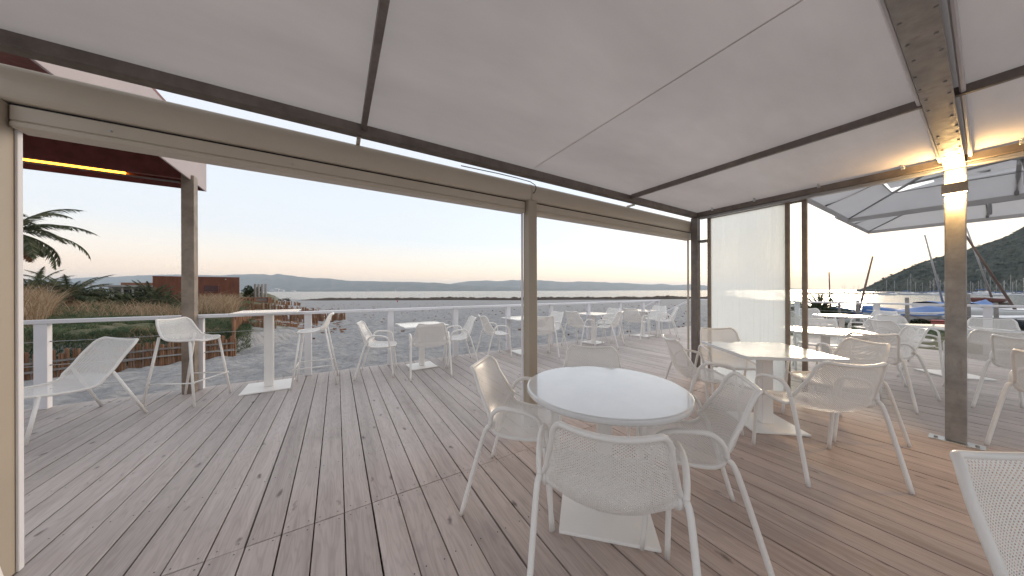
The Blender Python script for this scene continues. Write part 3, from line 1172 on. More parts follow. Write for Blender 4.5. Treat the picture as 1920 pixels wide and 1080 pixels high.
r2 = tag(empty('deck_railing', (11.05, 0, 0)), 'white deck railing in front of the boats on the right', 'railing')
for y in (5.5, 4.1, 2.75, 1.36, -0.02, -1.4, -2.8):
    MB().box(-.035, .035, y - .05, y + .05, 0.001, 0.965, .003).build('post', M['white_rail'], r2)
for a, c in ((5.6, 2.4), (2.4, -.5), (-.5, -3.0)):
    MB().box(-.065, .065, c + .0015, a - .0015, 0.966, 1.008, .004).build('top_rail', M['white_rail'], r2)
for z in (.76, .49, .22):
    MB().tube([(0, 5.5 - k * .83, z - (.005 if k % 2 else 0)) for k in range(11)], .0032, 6).build('cable', M['cable'], r2)

# ---- beach stairs with sloping handrails
st = tag(empty('beach_stairs', (10.0, 5.66, 0)), 'grey timber stairs going down from the deck to the sand', 'stairs')
for k in range(4):
    MB().box(-.98, .98, .0 + k * .29, .285 + k * .29, -.16 - k * .15, -.125 - k * .15, .003).build('tread', M['wood'], st)
for x in (-1.0, 1.0):
    MB().prism([(0, -.02), (0, -.3), (1.2, -.9), (1.2, -.62)], 'x', x - .018, x + .018).build('stringer', M['greywood'], st)
for x, lab in ((8.93, 'sloping white handrail on the near side of the beach stairs'), (11.08, 'sloping white handrail on the far side of the beach stairs')):
    h = tag(empty('stair_handrail', (x, 5.62, 0)), lab, 'handrail', 'handrails of the beach stairs')
    MB().prism([(0, .99), (0, .93), (1.75, .03), (1.75, .09)], 'x', -.03, .03).build('rail', M['white_rail'], h)
    MB().box(-.04, .04, 1.62, 1.70, -.72, .10, .003).build('post', M['white_rail'], h)

# ================================================================== NEIGHBOUR CANOPY on the left
cn = tag(empty('neighbour_canopy', (-1.62, 5.9, 2.78)), 'dark red steel canopy with pale fascia and amber light strip at left', 'canopy')
MB().box(-4.6, -.0, -3.3, -.0, .64, .67).build('roof_deck', M['cortenb'], cn)
MB().box(-4.6, -.022, -3.28, -.02, .40, .43, .002).build('soffit', M['cortenb'], cn)
MB().box(-.02, 0, -3.3, 0, 0, .639, .003).build('fascia', M['pinkfascia'], cn)
MB().box(-4.6, -.021, -.022, -.001, 0.0, .639, .003).build('fascia', M['cortenb'], cn)
MB().box(-4.6, -.022, -.30, -.24, .06, .395, .003).build('inner_beam', M['cortenb'], cn)
MB().box(-4.6, -.022, -3.30, -3.282, 0.0, .639, .003).build('fascia', M['cortenb'], cn)
MB().box(-4.4, -.74, -.064, -.044, .085, .115).build('light_strip', M['led'], cn)
MB().box(-4.45, -.25, -.062, -.024, .065, .082).build('light_channel', M['steel'], cn)
pt = MB()
pt.box(-.09, .03, -.53, -.41, -2.779, .06, .004)
pt.build('post', M['steelwarm'], cn)

# ================================================================== FURNITURE


def catmull(pts, n):
    P = [np.array(p, float) for p in pts]
    P = [2 * P[0] - P[1]] + P + [2 * P[-1] - P[-2]]
    out = []
    for i in range(1, len(P) - 2):
        for k in range(n):
            t = k / n
            p0, p1, p2, p3 = P[i - 1:i + 3]
            out.append(0.5 * ((2 * p1) + (-p0 + p2) * t + (2 * p0 - 5 * p1 + 4 * p2 - p3) * t ** 2 + (-p0 + 3 * p1 - 3 * p2 + p3) * t ** 3))
    out.append(P[-2])
    return np.array(out)


class Shell:
    """pressed expanded-metal shell: side profile, width and bowl along its length"""

    def __init__(self, prof, widths, bowls, rc_front, rc_top):
        c = catmull(prof, 16)
        seg = np.r_[0, np.cumsum(np.linalg.norm(np.diff(c, axis=0), axis=1))]
        self.L = seg[-1]
        self.s = seg
        self.c = c
        tg = np.gradient(c, seg, axis=0)
        tg /= np.linalg.norm(tg, axis=1)[:, None]
        self.nrm = np.stack([tg[:, 1], -tg[:, 0]], 1)      # (y,z) normal
        if self.nrm[2][1] < 0:
            self.nrm = -self.nrm
        self.wk = widths; self.bk = bowls
        self.rf, self.rt = rc_front, rc_top

    def half(self, t):
        w = np.interp(t / self.L, [a for a, _ in self.wk], [b_ for _, b_ in self.wk])
        e = np.clip(self.rf - t, 0, self.rf)
        w = w - (self.rf - np.sqrt(np.maximum(self.rf ** 2 - e ** 2, 0)))
        e = np.clip(self.rt - (self.L - t), 0, self.rt)
        w = w - (self.rt - np.sqrt(np.maximum(self.rt ** 2 - e ** 2, 0)))
        return w

    def pt(self, x, t):
        """x in metres across, t metres along"""
        w0 = np.interp(t / self.L, [a for a, _ in self.wk], [b_ for _, b_ in self.wk])
        k = np.interp(t / self.L, [a for a, _ in self.bk], [b_ for _, b_ in self.bk])
        y = np.interp(t, self.s, self.c[:, 0]); z = np.interp(t, self.s, self.c[:, 1])
        ny = np.interp(t, self.s, self.nrm[:, 0]); nz = np.interp(t, self.s, self.nrm[:, 1])
        u = np.clip(np.abs(x) / w0, 0, 1)
        bow = k * u ** 2.2
        return np.stack([x, y + ny * bow, z + nz * bow], -1)

    def lattice(self, p=0.0138, h=0.0064, hole=0.50):
        V, F = [], []
        nrow = int(self.L / h)
        cells = []
        for j in range(nrow + 1):
            t = j * h
            w = float(self.half(np.array(t)))
            n = int(0.6 / p)
            x0 = (p / 2 if j % 2 else 0)
            for i in range(-n, n + 1):
                x = i * p + x0
                if abs(x) < w + p * .3:
                    cells.append((x, t))
        C = np.array(cells)
        offs = np.array([(p / 2, 0), (0, h), (-p / 2, 0), (0, -h)])
        outer = C[:, None, :] + offs[None]
        inner = C[:, None, :] + offs[None] * hole
        A = np.concatenate([outer, inner], 1).reshape(-1, 2)
        t = np.clip(A[:, 1], 0, self.L)
        w = self.half(t)
        x = np.clip(A[:, 0], -w, w)
        V = self.pt(x, t)
        n = len(C)
        base = (np.arange(n) * 8)[:, None]
        Fs = []
        for k in range(4):
            k2 = (k + 1) % 4
            Fs.append(base + np.array([[k, k2, 4 + k2, 4 + k]]))
        F = np.concatenate(Fs, 0)
        return V, F

    def rim(self, n=26):
        ts = np.concatenate([np.linspace(0, self.rf, 9)[:-1] ** 1.0, np.linspace(self.rf, self.L - self.rt, n), np.linspace(self.L - self.rt, self.L, 9)[1:]])
        # cluster near the ends so that rounded corners stay round
        ts[:8] = self.rf * (1 - np.cos(np.linspace(0, PI / 2, 9)[:-1]))
        ts[-8:] = self.L - self.rt * (1 - np.cos(np.linspace(0, PI / 2, 9)[:-1]))[::-1]
        w = self.half(ts)
        right = self.pt(w, ts)
        left = self.pt(-w, ts)[::-1]
        wt = float(self.half(np.array(self.L))); wf = float(self.half(np.array(0.0)))
        top = self.pt(np.linspace(wt, -wt, 9)[1:-1], np.full(7, self.L))
        fr = self.pt(np.linspace(-wf, wf, 9)[1:-1], np.zeros(7))
        return np.concatenate([right, top, left, fr])


def smooth_path(pts, n=6):
    return [tuple(p) for p in catmull(pts, n)]


# ---- armchair
SH = Shell([(.275, .445), (.25, .458), (.15, .455), (.03, .440), (-.07, .436), (-.14, .455), (-.185, .515), (-.215, .61), (-.245, .71), (-.268, .79), (-.285, .815)],
           [(0, .205), (.12, .235), (.35, .255), (.58, .264), (.72, .238), (.86, .212), (1, .198)],
           [(0, 0.0), (.2, .006), (.42, .040), (.56, .10), (.68, .085), (.85, .055), (1, .045)], .10, .065)
_v, _f = SH.lattice()
shell_me = np_mesh('mesh_shell', _v, _f, M['white'], False)
rim_me = MB().tube(SH.rim(), .0118, 8, closed=True).mesh('rim'); rim_me.materials.append(M['white'])
RJ = SH.pt(np.array([.266]), np.array([SH.L * .585]))[0]
FJ = SH.pt(np.array([.236]), np.array([SH.L * .13]))[0]


def armchair_parts():
    out = [('mesh_shell', shell_me), ('rim', rim_me)]
    for s in (-1, 1):
        jr = (s * .277, float(RJ[1]) - .012, float(RJ[2]) - .01)
        rear = [(s * .300, -.275, 0.0), (s * .292, -.205, .25), (s * .284, -.135, .485), jr]
        me_ = MB().tube(smooth_path(rear, 5), .0130, 10).mesh('leg'); me_.materials.append(M['white'])
        out.append(('leg', me_))
        arm = [jr, (s * .283, -.085, .600), (s * .290, -.035, .640), (s * .298, .04, .643), (s * .302, .13, .630), (s * .301, .185, .600), (s * .297, .203, .545), (s * .292, .212, .49), (s * .290, .218, .455)]
        me_ = MB().tube(smooth_path(arm, 6), .0130, 10).mesh('armrest'); me_.materials.append(M['white'])
        out.append(('armrest', me_))
        fr = [(s * .290, .218, .455), (s * .288, .232, .30), (s * .287, .262, 0.0)]
        me_ = MB().tube(smooth_path(fr, 4), .0130, 10).mesh('leg'); me_.materials.append(M['white'])
        out.append(('leg', me_))
        br = MB().tube([(s * .285, .219, .448), (s * .232, .219, .449)], .008, 8).mesh('seat_bracket'); br.materials.append(M['white'])
        out.append(('seat_bracket', br))
    return out


CH_PARTS = armchair_parts()


def chair(x, y, ang, label, group):
    t = tag(empty('armchair', (x, y, 0.0015), R(ang - 90)), label, 'chair', group)
    for n, me_ in CH_PARTS:
        put(n, me_, t)
    return t


# ---- bar stool
SB = Shell([(.22, .735), (.20, .752), (.12, .752), (.02, .742), (-.06, .742), (-.12, .765), (-.155, .82), (-.18, .90), (-.20, .965), (-.215, .985)],
           [(0, .17), (.15, .205), (.4, .222), (.6, .228), (.78, .215), (1, .19)],
           [(0, 0.0), (.25, .004), (.45, .03), (.6, .06), (.75, .05), (1, .03)], .09, .06)
_v, _f = SB.lattice()
sb_shell = np_mesh('mesh_shell', _v, _f, M['white'], False)
sb_rim = MB().tube(SB.rim(), .0118, 8, closed=True).mesh('rim'); sb_rim.materials.append(M['white'])
SB_PARTS = [('mesh_shell', sb_shell), ('rim', sb_rim)]
for s in (-1, 1):
    a = MB().tube([(s * .245, -.265, 0), (s * .212, -.125, .80)], .0130, 10).mesh('leg'); a.materials.append(M['white']); SB_PARTS.append(('leg', a))
    a = MB().tube([(s * .245, .255, 0), (s * .19, .165, .742)], .0130, 10).mesh('leg'); a.materials.append(M['white']); SB_PARTS.append(('leg', a))
    a = MB().tube([(s * .232, .245, .27), (s * .2325, -.215, .275)], .008, 8).mesh('footrest'); a.materials.append(M['white']); SB_PARTS.append(('footrest', a))
a = MB().tube([(-.25, .228, .272), (.25, .228, .272)], .0095, 8).mesh('footrest'); a.materials.append(M['white']); SB_PARTS.append(('footrest', a))


def stool(x, y, ang, label, group):
    t = tag(empty('bar_stool', (x, y, 0.0015), R(ang - 90)), label, 'bar stool', group)
    for n, me_ in SB_PARTS:
        put(n, me_, t)


# ---- lounge chair
SL = Shell([(.40, .385), (.375, .40), (.25, .385), (.08, .345), (-.05, .335), (-.14, .37), (-.21, .47), (-.265, .60), (-.315, .70), (-.35, .765), (-.365, .785)],
           [(0, .26), (.12, .30), (.35, .325), (.6, .345), (.75, .345), (1, .33)],
           [(0, 0.0), (.2, .008), (.42, .05), (.58, .095), (.7, .08), (1, .04)], .13, .08)
_v, _f = SL.lattice(.0142, .0066)
sl_shell = np_mesh('mesh_shell', _v, _f, M['white'], False)
sl_rim = MB().tube(SL.rim(), .0135, 8, closed=True).mesh('rim'); sl_rim.materials.append(M['white'])
SL_PARTS = [('mesh_shell', sl_shell), ('rim', sl_rim)]
LJ = SL.pt(np.array([.325]), np.array([SL.L * .66]))[0]
LF = SL.pt(np.array([.30]), np.array([SL.L * .16]))[0]
for s in (-1, 1):
    a = MB().tube([(s * .385, -.36, 0), (s * .345, float(LJ[1]), float(LJ[2]))], .0135, 10).mesh('leg'); a.materials.append(M['white']); SL_PARTS.append(('leg', a))
    a = MB().tube([(s * .36, .34, 0), (s * .315, float(LF[1]) + .02, float(LF[2]) - .002)], .0135, 10).mesh('leg'); a.materials.append(M['white']); SL_PARTS.append(('leg', a))


def lounge(x, y, ang, label, group):
    t = tag(empty('lounge_chair', (x, y, 0.0015), R(ang - 90)), label, 'lounge chair', group)
    for n, me_ in SL_PARTS:
        put(n, me_, t)


# ---- tables


def table(x, y, ang, label, kind='square', top=.73, h=.74, col=.075, base=.45, group=None, thick=.024):
    t = tag(empty('round_table' if kind == 'round' else 'square_table', (x, y, 0.001), R(ang)), label, 'table', group)
    if kind == 'round':
        rr = top / 2
        MB().lathe([(rr - .02, h - thick - .012), (rr - .003, h - thick - .006), (rr, h - thick), (rr, h - .006), (rr - .004, h - .001), (rr - .012, h)], 96).build('table_top', M['top'], t)
    else:
        MB().box(-top / 2, top / 2, -top / 2, top / 2, h - thick, h, .003).build('table_top', M['top'], t)
    MB().box(-col / 2, col / 2, -col / 2, col / 2, .019, h - thick - .0125, .004).build('column', M['white'], t)
    MB().box(-col, col, -col, col, h - thick - .012, h - thick - .0005, .002).build('mounting_plate', M['white'], t)
    b2 = base / 2
    MB().box(-b2, b2, -b2, b2, 0, .018, .004).build('base_plate', M['white'], t)
    return t


G_R = 'armchairs around the near round table'
table(1.385, 1.205, 45, 'round white table reflecting the sky in the foreground', 'round', .935, .74, .085, .51)
chair(1.03, 1.63, -45, 'white mesh armchair left of the near round table, facing it', G_R)
chair(1.71, .87, 126, 'white mesh armchair right of the near round table, facing left', G_R)
chair(1.00, .855, 42, 'nearest white mesh armchair, its back to us in front of the round table', G_R)
chair(1.71, 1.60, 225, 'white mesh armchair behind the near round table, only its back top showing', G_R)

G_S = 'armchairs around the square table by the fogged glass'
table(3.60, 1.135, -40, 'square white table set cornerwise in front of the fogged glass panel', 'square', .78, .74, .095, .46, thick=.03)
chair(3.10, .65, 52, 'white mesh armchair with its back to us at the square table by the fogged glass', G_S)
chair(3.125, 1.54, -40, 'white mesh armchair left of the square table by the fogged glass', G_S)
chair(4.00, 1.60, 230, 'white mesh armchair between the square table and the fogged glass panel', G_S)
chair(4.075, .74, 140, 'white mesh armchair right of the square table by the fogged glass', G_S)

# tables along the beach railing
G_T = 'small square tables along the beach railing'
G_B = 'armchairs along the beach railing'
table(1.27, 5.15, 2, 'first small square table along the beach railing, left of the centre post', 'square', .73, .74, .08, .44, G_T, .02)
table(3.44, 5.17, -2, 'small square table partly hidden behind the centre post', 'square', .73, .74, .08, .44, G_T, .02)
table(5.55, 5.17, 6, 'second small square table right of the centre post by the railing', 'square', .73, .74, .08, .44, G_T, .02)
table(7.59, 5.16, 4, 'farthest small square table near the top of the beach stairs', 'square', .73, .74, .08, .44, G_T, .02)
chair(.55, 5.07, -14, 'leftmost white armchair at the beach railing, facing right', G_B)
chair(1.26, 4.59, 80, 'white armchair with its back to us at the first railing table', G_B)
chair(1.93, 5.03, 170, 'white armchair facing left on the right of the first railing table', G_B)
chair(2.70, 5.16, -5, 'white armchair facing right just left of the centre post', G_B)
chair(3.47, 4.64, 72, 'white armchair with its back to us just right of the centre post', G_B)
chair(4.10, 5.12, 178, 'white armchair facing left behind the one beside the centre post', G_B)
chair(4.93, 5.05, 3, 'white armchair facing right at the second table right of the centre post', G_B)
chair(5.50, 4.62, 115, 'white armchair turned left in front of the second table right of the centre post', G_B)
chair(6.17, 5.22, 182, 'white armchair behind the second table right of the centre post', G_B)
chair(6.98, 5.02, 8, 'white armchair facing right at the farthest railing table', G_B)
chair(7.93, 4.66, 125, 'white armchair turned left in front of the farthest railing table', G_B)
chair(8.30, 5.22, 186, 'white armchair on the stair side of the farthest railing table', G_B)

# bar table with stools, lounge chairs
table(-.805, 5.16, 1, 'tall white bar table against the beach railing', 'square', .68, 1.05, .098, .53, thick=.028)
stool(-1.53, 5.03, -24, 'white bar stool in front of the wooden-brown canopy post', 'bar stools at the bar table')
stool(-.26, 5.04, 178, 'white bar stool right of the bar table, facing left', 'bar stools at the bar table')
lounge(-2.31, 4.79, 225, 'low white mesh lounge chair leaning back at the left railing', 'lounge chairs on the left')
lounge(-2.30, 3.05, 200, 'low white lounge chair behind the left post, one leg showing', 'lounge chairs on the left')
chair(-1.535, 1.955, 150, 'white armchair cut off at the lower left corner, one leg showing', 'armchairs inside the pergola at the edges')
chair(1.55, -.26, -124, 'white mesh armchair cut off at the lower right corner', 'armchairs inside the pergola at the edges')

# outside right: three tables with chairs before the right railing
G_O = 'armchairs on the open deck to the right'
G_OT = 'tables on the open deck to the right'
table(5.95, 1.19, 20, 'nearer round white table on the open deck behind the glass stiles', 'round', .96, .74, .085, .5, G_OT)
table(9.74, 1.69, 10, 'farther round white table near the right railing', 'round', .92, .74, .085, .5, G_OT)
table(8.10, .27, 44, 'square white table behind the lamp post, set cornerwise', 'square', .78, .74, .09, .5, G_OT)
chair(5.32, .78, 33, 'white armchair with its back to us at the nearer round deck table', G_O)
chair(6.23, .67, 118, 'white armchair just left of the lamp post facing the nearer round deck table', G_O)
chair(6.69, 1.40, 196, 'white armchair behind the nearer round deck table, facing us', G_O)
chair(5.72, 1.88, -72, 'white armchair seen past the glass stile at the nearer round deck table', G_O)
chair(10.35, 2.25, 222, 'white armchair left behind the farther round deck table', G_O)
chair(9.40, 1.18, 58, 'white armchair with its back to us at the farther round deck table', G_O)
chair(10.42, 1.30, 150, 'white armchair between the farther round deck table and the right railing', G_O)
chair(9.15, 2.25, -40, 'white armchair left of the farther round deck table beside the glass stile', G_O)
chair(7.66, .71, -45, 'white armchair left of the square table behind the lamp post', G_O)
chair(8.56, .76, 225, 'white armchair on the far left side of the square table behind the lamp post', G_O)
chair(9.05, -.05, 180, 'white armchair beyond the square table behind the lamp post, facing us', G_O)
chair(6.85, -.05, 15, 'white armchair right of the lamp post with its back to us', G_O)
chair(6.13, -.32, -31, 'white armchair sideways right of the lamp post, smooth pale back', G_O)
chair(4.78, -.40, -31, 'white armchair cut off at the right edge just beyond the lamp post', G_O)

# ================================================================== PARASOLS


def parasol(cx, cy, ze, half, rise, label, my):
    t = tag(empty('parasol', (cx, cy, 0)), label, 'parasol', 'large white square parasols')
    # three overlapping fabric tiers per side with open vent slits between them
    tiers = [(1.0, .64), (.65, .33), (.34, .05)]
    for side in range(4):
        rot = Matrix.Rotation(side * PI / 2, 4, 'Z')
        for k, (a, c) in enumerate(tiers):
            m = MB()
            nu = 10
            V, F = [], []
            lift0 = k * .085
            for iv in range(5):
                f = a + (c - a) * iv / 4
                for iu in range(nu + 1):
                    u = -1 + 2 * iu / nu
                    sag = .035 * (1 - u * u) * math.sin(PI * iv / 4) - .02 * (1 - u * u) * (1 if iv == 0 else 0)
                    p = rot @ Vector((u * f * half, f * half, ze + rise * (1 - f) + lift0 - sag * .6))
                    V.append(p)
            for iv in range(4):
                for iu in range(nu):
                    q = iv * (nu + 1) + iu
                    F.append((q, q + 1, q + nu + 2, q + nu + 1))
            m.add(V, F, True)
            m.build('fabric_tier', M['umb'], t)
        m = MB()
        p0 = rot @ Vector((-half + .002, half, 0)); p1 = rot @ Vector((half - .002, half, 0))
        nn = (rot @ Vector((0, 1, 0))) * .012
        V = [p0 + Vector((0, 0, ze + .012)), p1 + Vector((0, 0, ze + .012)), p1 + Vector((0, 0, ze - .06)), p0 + Vector((0, 0, ze - .06))]
        V += [v - nn for v in V]
        m.add(V, [(0, 1, 2, 3), (7, 6, 5, 4), (0, 4, 5, 1), (3, 2, 6, 7), (0, 3, 7, 4), (1, 5, 6, 2)])
        m.build('hem_bar', M['umb'], t)
    for side in range(4):
        rot = Matrix.Rotation(side * PI / 2, 4, 'Z')
        for f in (.64, .33):
            p0 = rot @ Vector((-f * half, f * half, ze + rise * (1 - f) - .004)); p1 = rot @ Vector((f * half, f * half, ze + rise * (1 - f) - .004))
            MB().tube([p0, p0.lerp(p1, .5) - Vector((0, 0, .02)), p1], .007, 6).build('vent_cord', M['grey_metal'], t)
    hub_z = ze + rise * .55
    for k in range(8):
        a = PI / 4 * k
        ln = half * (math.sqrt(2) if k % 2 else 1.0) * .985
        e = Vector((math.cos(a) * ln, math.sin(a) * ln, ze + .012))
        c = Vector((math.cos(a) * .08, math.sin(a) * .08, ze + rise * .93))
        MB().tube([c, e], .020, 6).build('rib', M['grey_metal'], t)
        mid = c.lerp(e, .52)
        MB().tube([(math.cos(a) * .06, math.sin(a) * .06, hub_z - .16), mid - Vector((0, 0, .01))], .015, 6).build('strut', M['grey_metal'], t)
    MB().lathe([(.035, hub_z - .2), (.075, hub_z - .18), (.075, hub_z - .13), (.03, hub_z - .11), (.026, ze + rise + .02)], 16).build('hub', M['grey_metal'], t)
    MB().tube([(0, 0, hub_z - .19), (.01, -.02, hub_z - .33), (.0, -.02, hub_z - .48)], .022, 8).build('crank_handle', M['grey_metal'], t)
    # side mast and cantilever arm
    mb = MB()
    mb.tube(smooth_path([(0, my, 0.03), (0, my, 2.6), (0, my * .93, ze + rise + .22), (0, my * .45, ze + rise + .34), (0, 0, ze + rise + .12), (0, 0, ze + rise)], 6), .045, 12)
    mb.build('mast', M['white_rail'], t)
    MB().box(-.4, .4, my - .4, my + .4, .001, .045, .01).build('base', M['concrete'], t)
    return t


parasol(6.42, -.22, 2.60, 1.52, .62, 'nearer white square parasol showing under the pergola edge', -2.15)
parasol(9.67, -.02, 2.75, 1.52, .62, 'farther white square parasol behind the lamp post', -2.35)

# ================================================================== BEACH THINGS


def hz_px(px):
    return 545.2 - 0.0035 * (px - 960)


def spot(px, d):
    """world x, y for a bearing (as read off the photo) and a distance ahead"""
    return W((px - 960) / 540.0 * d, d)


def palisade(line, h, label, board=True, step=.043, jag=.06, miss=0.0):
    pts = [Vector((p[0], p[1], 0)) for p in line]
    o0 = pts[0]
    t = tag(empty('palisade', (o0.x, o0.y, gz(o0.x, o0.y))), label, 'palisade', 'wooden sand palisades on the beach')
    base = Vector((o0.x, o0.y, gz(o0.x, o0.y)))
    m = MB()
    brd = []
    for a, c in zip(pts[:-1], pts[1:]):
        L = (c - a).length
        n = max(2, int(L / step))
        dirv = (c - a).normalized(); nv = Vector((-dirv.y, dirv.x, 0))
        for k in range(n):
            if random.random() < miss:
                continue
            p = a + dirv * (k + .5) * (L / n) + nv * random.uniform(-.012, .012)
            zz = gz(p.x, p.y)
            front = p - nv * .5 if nv.y > 0 else p + nv * .5
            zz = min(zz, gz(front.x, front.y)) - .12
            top = zz + .12 + h + random.uniform(-jag, jag)
            r_ = random.uniform(.020, .027) * max(1.0, step / .046)
            lean = Vector((random.uniform(-.02, .02), random.uniform(-.02, .02), 0))
            m.tube([p - base + Vector((0, 0, zz)), p - base + lean + Vector((0, 0, top))], [r_, r_ * .92], 6, smooth=False)
        brd.append((a, c, nv))
    so_ = m.build('stake', M['stake'], t)
    so_['kind'] = 'stuff'
    if board:
        for a, c, nv in brd:
            for fz in (.30, .62):
                s = -1 if nv.y > 0 else 1
                za = gz(a.x, a.y - .4) + h * fz - base.z; zc = gz(c.x, c.y - .4) + h * fz - base.z
                p0 = a + nv * s * .055 - base; p1 = c + nv * s * .055 - base
                V = []
                for (p, z) in ((p0, za), (p1, zc)):
                    for dz in (-.022, .022):
                        for dn in (-.008, .008):
                            V.append((p.x + nv.x * dn, p.y + nv.y * dn, z + dz))
                MB().add(V, [(0, 1, 3, 2), (4, 6, 7, 5), (0, 4, 5, 1), (2, 3, 7, 6), (0, 2, 6, 4), (1, 5, 7, 3)]).build('board', M['greywood'], t)
    return t


def gpix(px, y, z):
    d = (CAM_H - z) * 540.0 / (y - hz_px(px))
    return spot(px, d)


palisade([(-9.5, 9.4), (-7.4, 10.0), (-5.6, 10.35), (-3.8, 10.72), (-2.55, 11.3)], .57, 'long wooden palisade holding the grassy dune behind the left railing')
palisade([(-2.55, 11.36), (-2.9, 12.8), gpix(470, 622, -.5)], .46, 'palisade return running back along the pale sand patch', False, .05, .10, .1)
palisade([gpix(452, 641, -.55), gpix(480, 639, -.55), gpix(518, 636, -.55)], .26, 'short low palisade stub just right of the bar table column', False, .05, .04)
palisade([gpix(520, 627, -.55), gpix(558, 622, -.55)], .24, 'small broken palisade stub behind the right bar stool', False, .055, .07, .15)
palisade([gpix(455, 616, -.55), gpix(500, 617, -.55), gpix(540, 614, -.6), gpix(596, 611, -.6)], .42, 'crooked middle palisade of weathered stakes on the sand', False, .055, .12, .12)
palisade([gpix(520, 606, -.6), gpix(575, 605, -.6), gpix(648, 603, -.6)], .50, 'palisade end reaching farthest right onto the sand', False, .06, .14, .15)
palisade([gpix(440, 594, -.6), gpix(520, 592, -.6), gpix(600, 594, -.6)], .45, 'palisade row behind the middle one', False, .07, .14, .15)
palisade([gpix(430, 577, -.7), gpix(500, 577, -.7), gpix(563, 574, -.7)], .5, 'farthest palisade below the timber gate', False, .09, .14, .15)

# driftwood, bark and seaweed litter
m = MB()
for k in range(900):
    if k < 420:
        px = random.uniform(430, 650); y = random.uniform(576, 628)
    else:
        px = random.uniform(560, 1290); y = 549 + 12 + random.expovariate(1 / 22.0)
        if y > 640: continue
    x, yy = gpix(px, y, -.6)
    if yy < 6.6: continue
    z = gz(x, yy)
    a = random.random() * PI
    s = random.uniform(.03, .16) * (1.0 if k < 420 else .6)
    M4 = Matrix.Translation((x, yy, z + .008)) @ Matrix.Rotation(a, 4, 'Z') @ Matrix.Rotation(random.uniform(-.3, .3), 4, 'X')
    m.box(-s, s, -s * random.uniform(.12, .4), s * random.uniform(.12, .4), -.012, random.uniform(.012, .06), 0, M4)
tag(m.build('beach_litter', M['stake']), 'brown driftwood bits and seaweed scraps scattered on the sand', 'driftwood', kind='stuff')

# red cup and pale scraps one can single out on the sand
x, y = gpix(745, 566.5, -1.55)
m = MB().lathe([(.10, 0), (.16, .38), (.15, .40)], 12)
o = tag(m.build('red_bucket', simple('red_plastic', (0.55, 0.03, 0.025), .4)), 'tiny red bucket on the sand below the seaweed bank', 'bucket')
o.location = (x, y, gz(x, y))

# dark weed lump with a sitting log near the water
x, y = gpix(529, 567, -1.2)
m = MB()
for k in range(26):
    a = random.uniform(0, 2 * PI)
    p = Vector((random.uniform(-1.4, 1.4), random.uniform(-.5, .5), 0))
    m.tube([p + Vector((-math.cos(a) * .5, -math.sin(a) * .3, random.uniform(0, .4))), p + Vector((math.cos(a) * .5, math.sin(a) * .3, random.uniform(.1, 1.0)))], [random.uniform(.05, .13), .03], 6)
o = tag(m.build('driftwood_heap', M['weed']), 'dark heap of driftwood on the sand right of the timber gate', 'driftwood')
o.location = (x, y, gz(x, y))

# ---- seaweed bank along the water's edge
V, F = [], []
n, k = 520, 9
for i in range(n):
    px = 555 + (1420 - 555) * i / (n - 1)
    d0 = 108.0 + 3.0 * math.sin(px * .011) + 2.0 * math.sin(px * .031)
    hgt = (0.55 + 1.1 * float(fbm(np.array([px * .028]), np.array([2.2]), 4, 61)[0])) * min(1, (i + 1) / 40.0) * min(1.0, (n - i) / 30.0)
    for j in range(k):
        t = j / (k - 1.0)
        d = d0 - 4.5 + 9.0 * t
        x, y = spot(px, d)
        z0 = gz(x, y)
        nz = float(fbm(np.array([x * .9]), np.array([y * .9]), 3, 63)[0])
        V.append((x, y, max(z0, SEA_Z - .2) - .1 + math.sin(PI * t) ** .8 * hgt * (.55 + .9 * nz)))
for i in range(n - 1):
    for j in range(k - 1):
        F.append((i * k + j, (i + 1) * k + j, (i + 1) * k + j + 1, i * k + j + 1))
tag(put('seaweed_bank', np_mesh('seaweed_bank', V, F, M['weed'], False)), 'dark brown bank of dried seaweed along the waterline', 'seaweed', kind='stuff')

# ---- dune grass and dry reeds


def blades(name, mat, pts, hgt, width, lean, seg=2):
    V = np.zeros((len(pts), 2 * seg + 1, 3)); Fq = []
    P = np.array(pts)
    n = len(P)
    h = hgt * rng.uniform(.55, 1.25, n) * (0.45 + 1.25 * fbm(P[:, 0] * .8, P[:, 1] * .8, 3, 91))
    a = rng.uniform(0, 2 * PI, n); b_ = rng.uniform(0, 2 * PI, n)
    ln = lean * rng.uniform(.2, 1.3, n) * h
    wv = width * rng.uniform(.6, 1.4, n)
    for s in range(seg):
        t = s / seg
        off = (t ** 1.8)
        cx = P[:, 0] + np.cos(b_) * ln * off; cy = P[:, 1] + np.sin(b_) * ln * off; cz = P[:, 2] + h * t
        w = wv * (1 - .5 * t)
        V[:, 2 * s] = np.stack([cx - np.cos(a) * w, cy - np.sin(a) * w, cz], -1)
        V[:, 2 * s + 1] = np.stack([cx + np.cos(a) * w, cy + np.sin(a) * w, cz], -1)
    V[:, -1] = np.stack([P[:, 0] + np.cos(b_) * ln, P[:, 1] + np.sin(b_) * ln, P[:, 2] + h * (1 - .15 * lean)], -1)
    k = 2 * seg + 1
    base = np.arange(n) * k
    tris = []
    for s in range(seg - 1):
        tris += [np.stack([base + 2 * s, base + 2 * s + 1, base + 2 * s + 3], -1), np.stack([base + 2 * s, base + 2 * s + 3, base + 2 * s + 2], -1)]
    tris.append(np.stack([base + 2 * seg - 2, base + 2 * seg - 1, base + 2 * seg], -1))
    return put(name, np_mesh(name, V.reshape(-1, 3), np.concatenate(tris), mat, False))


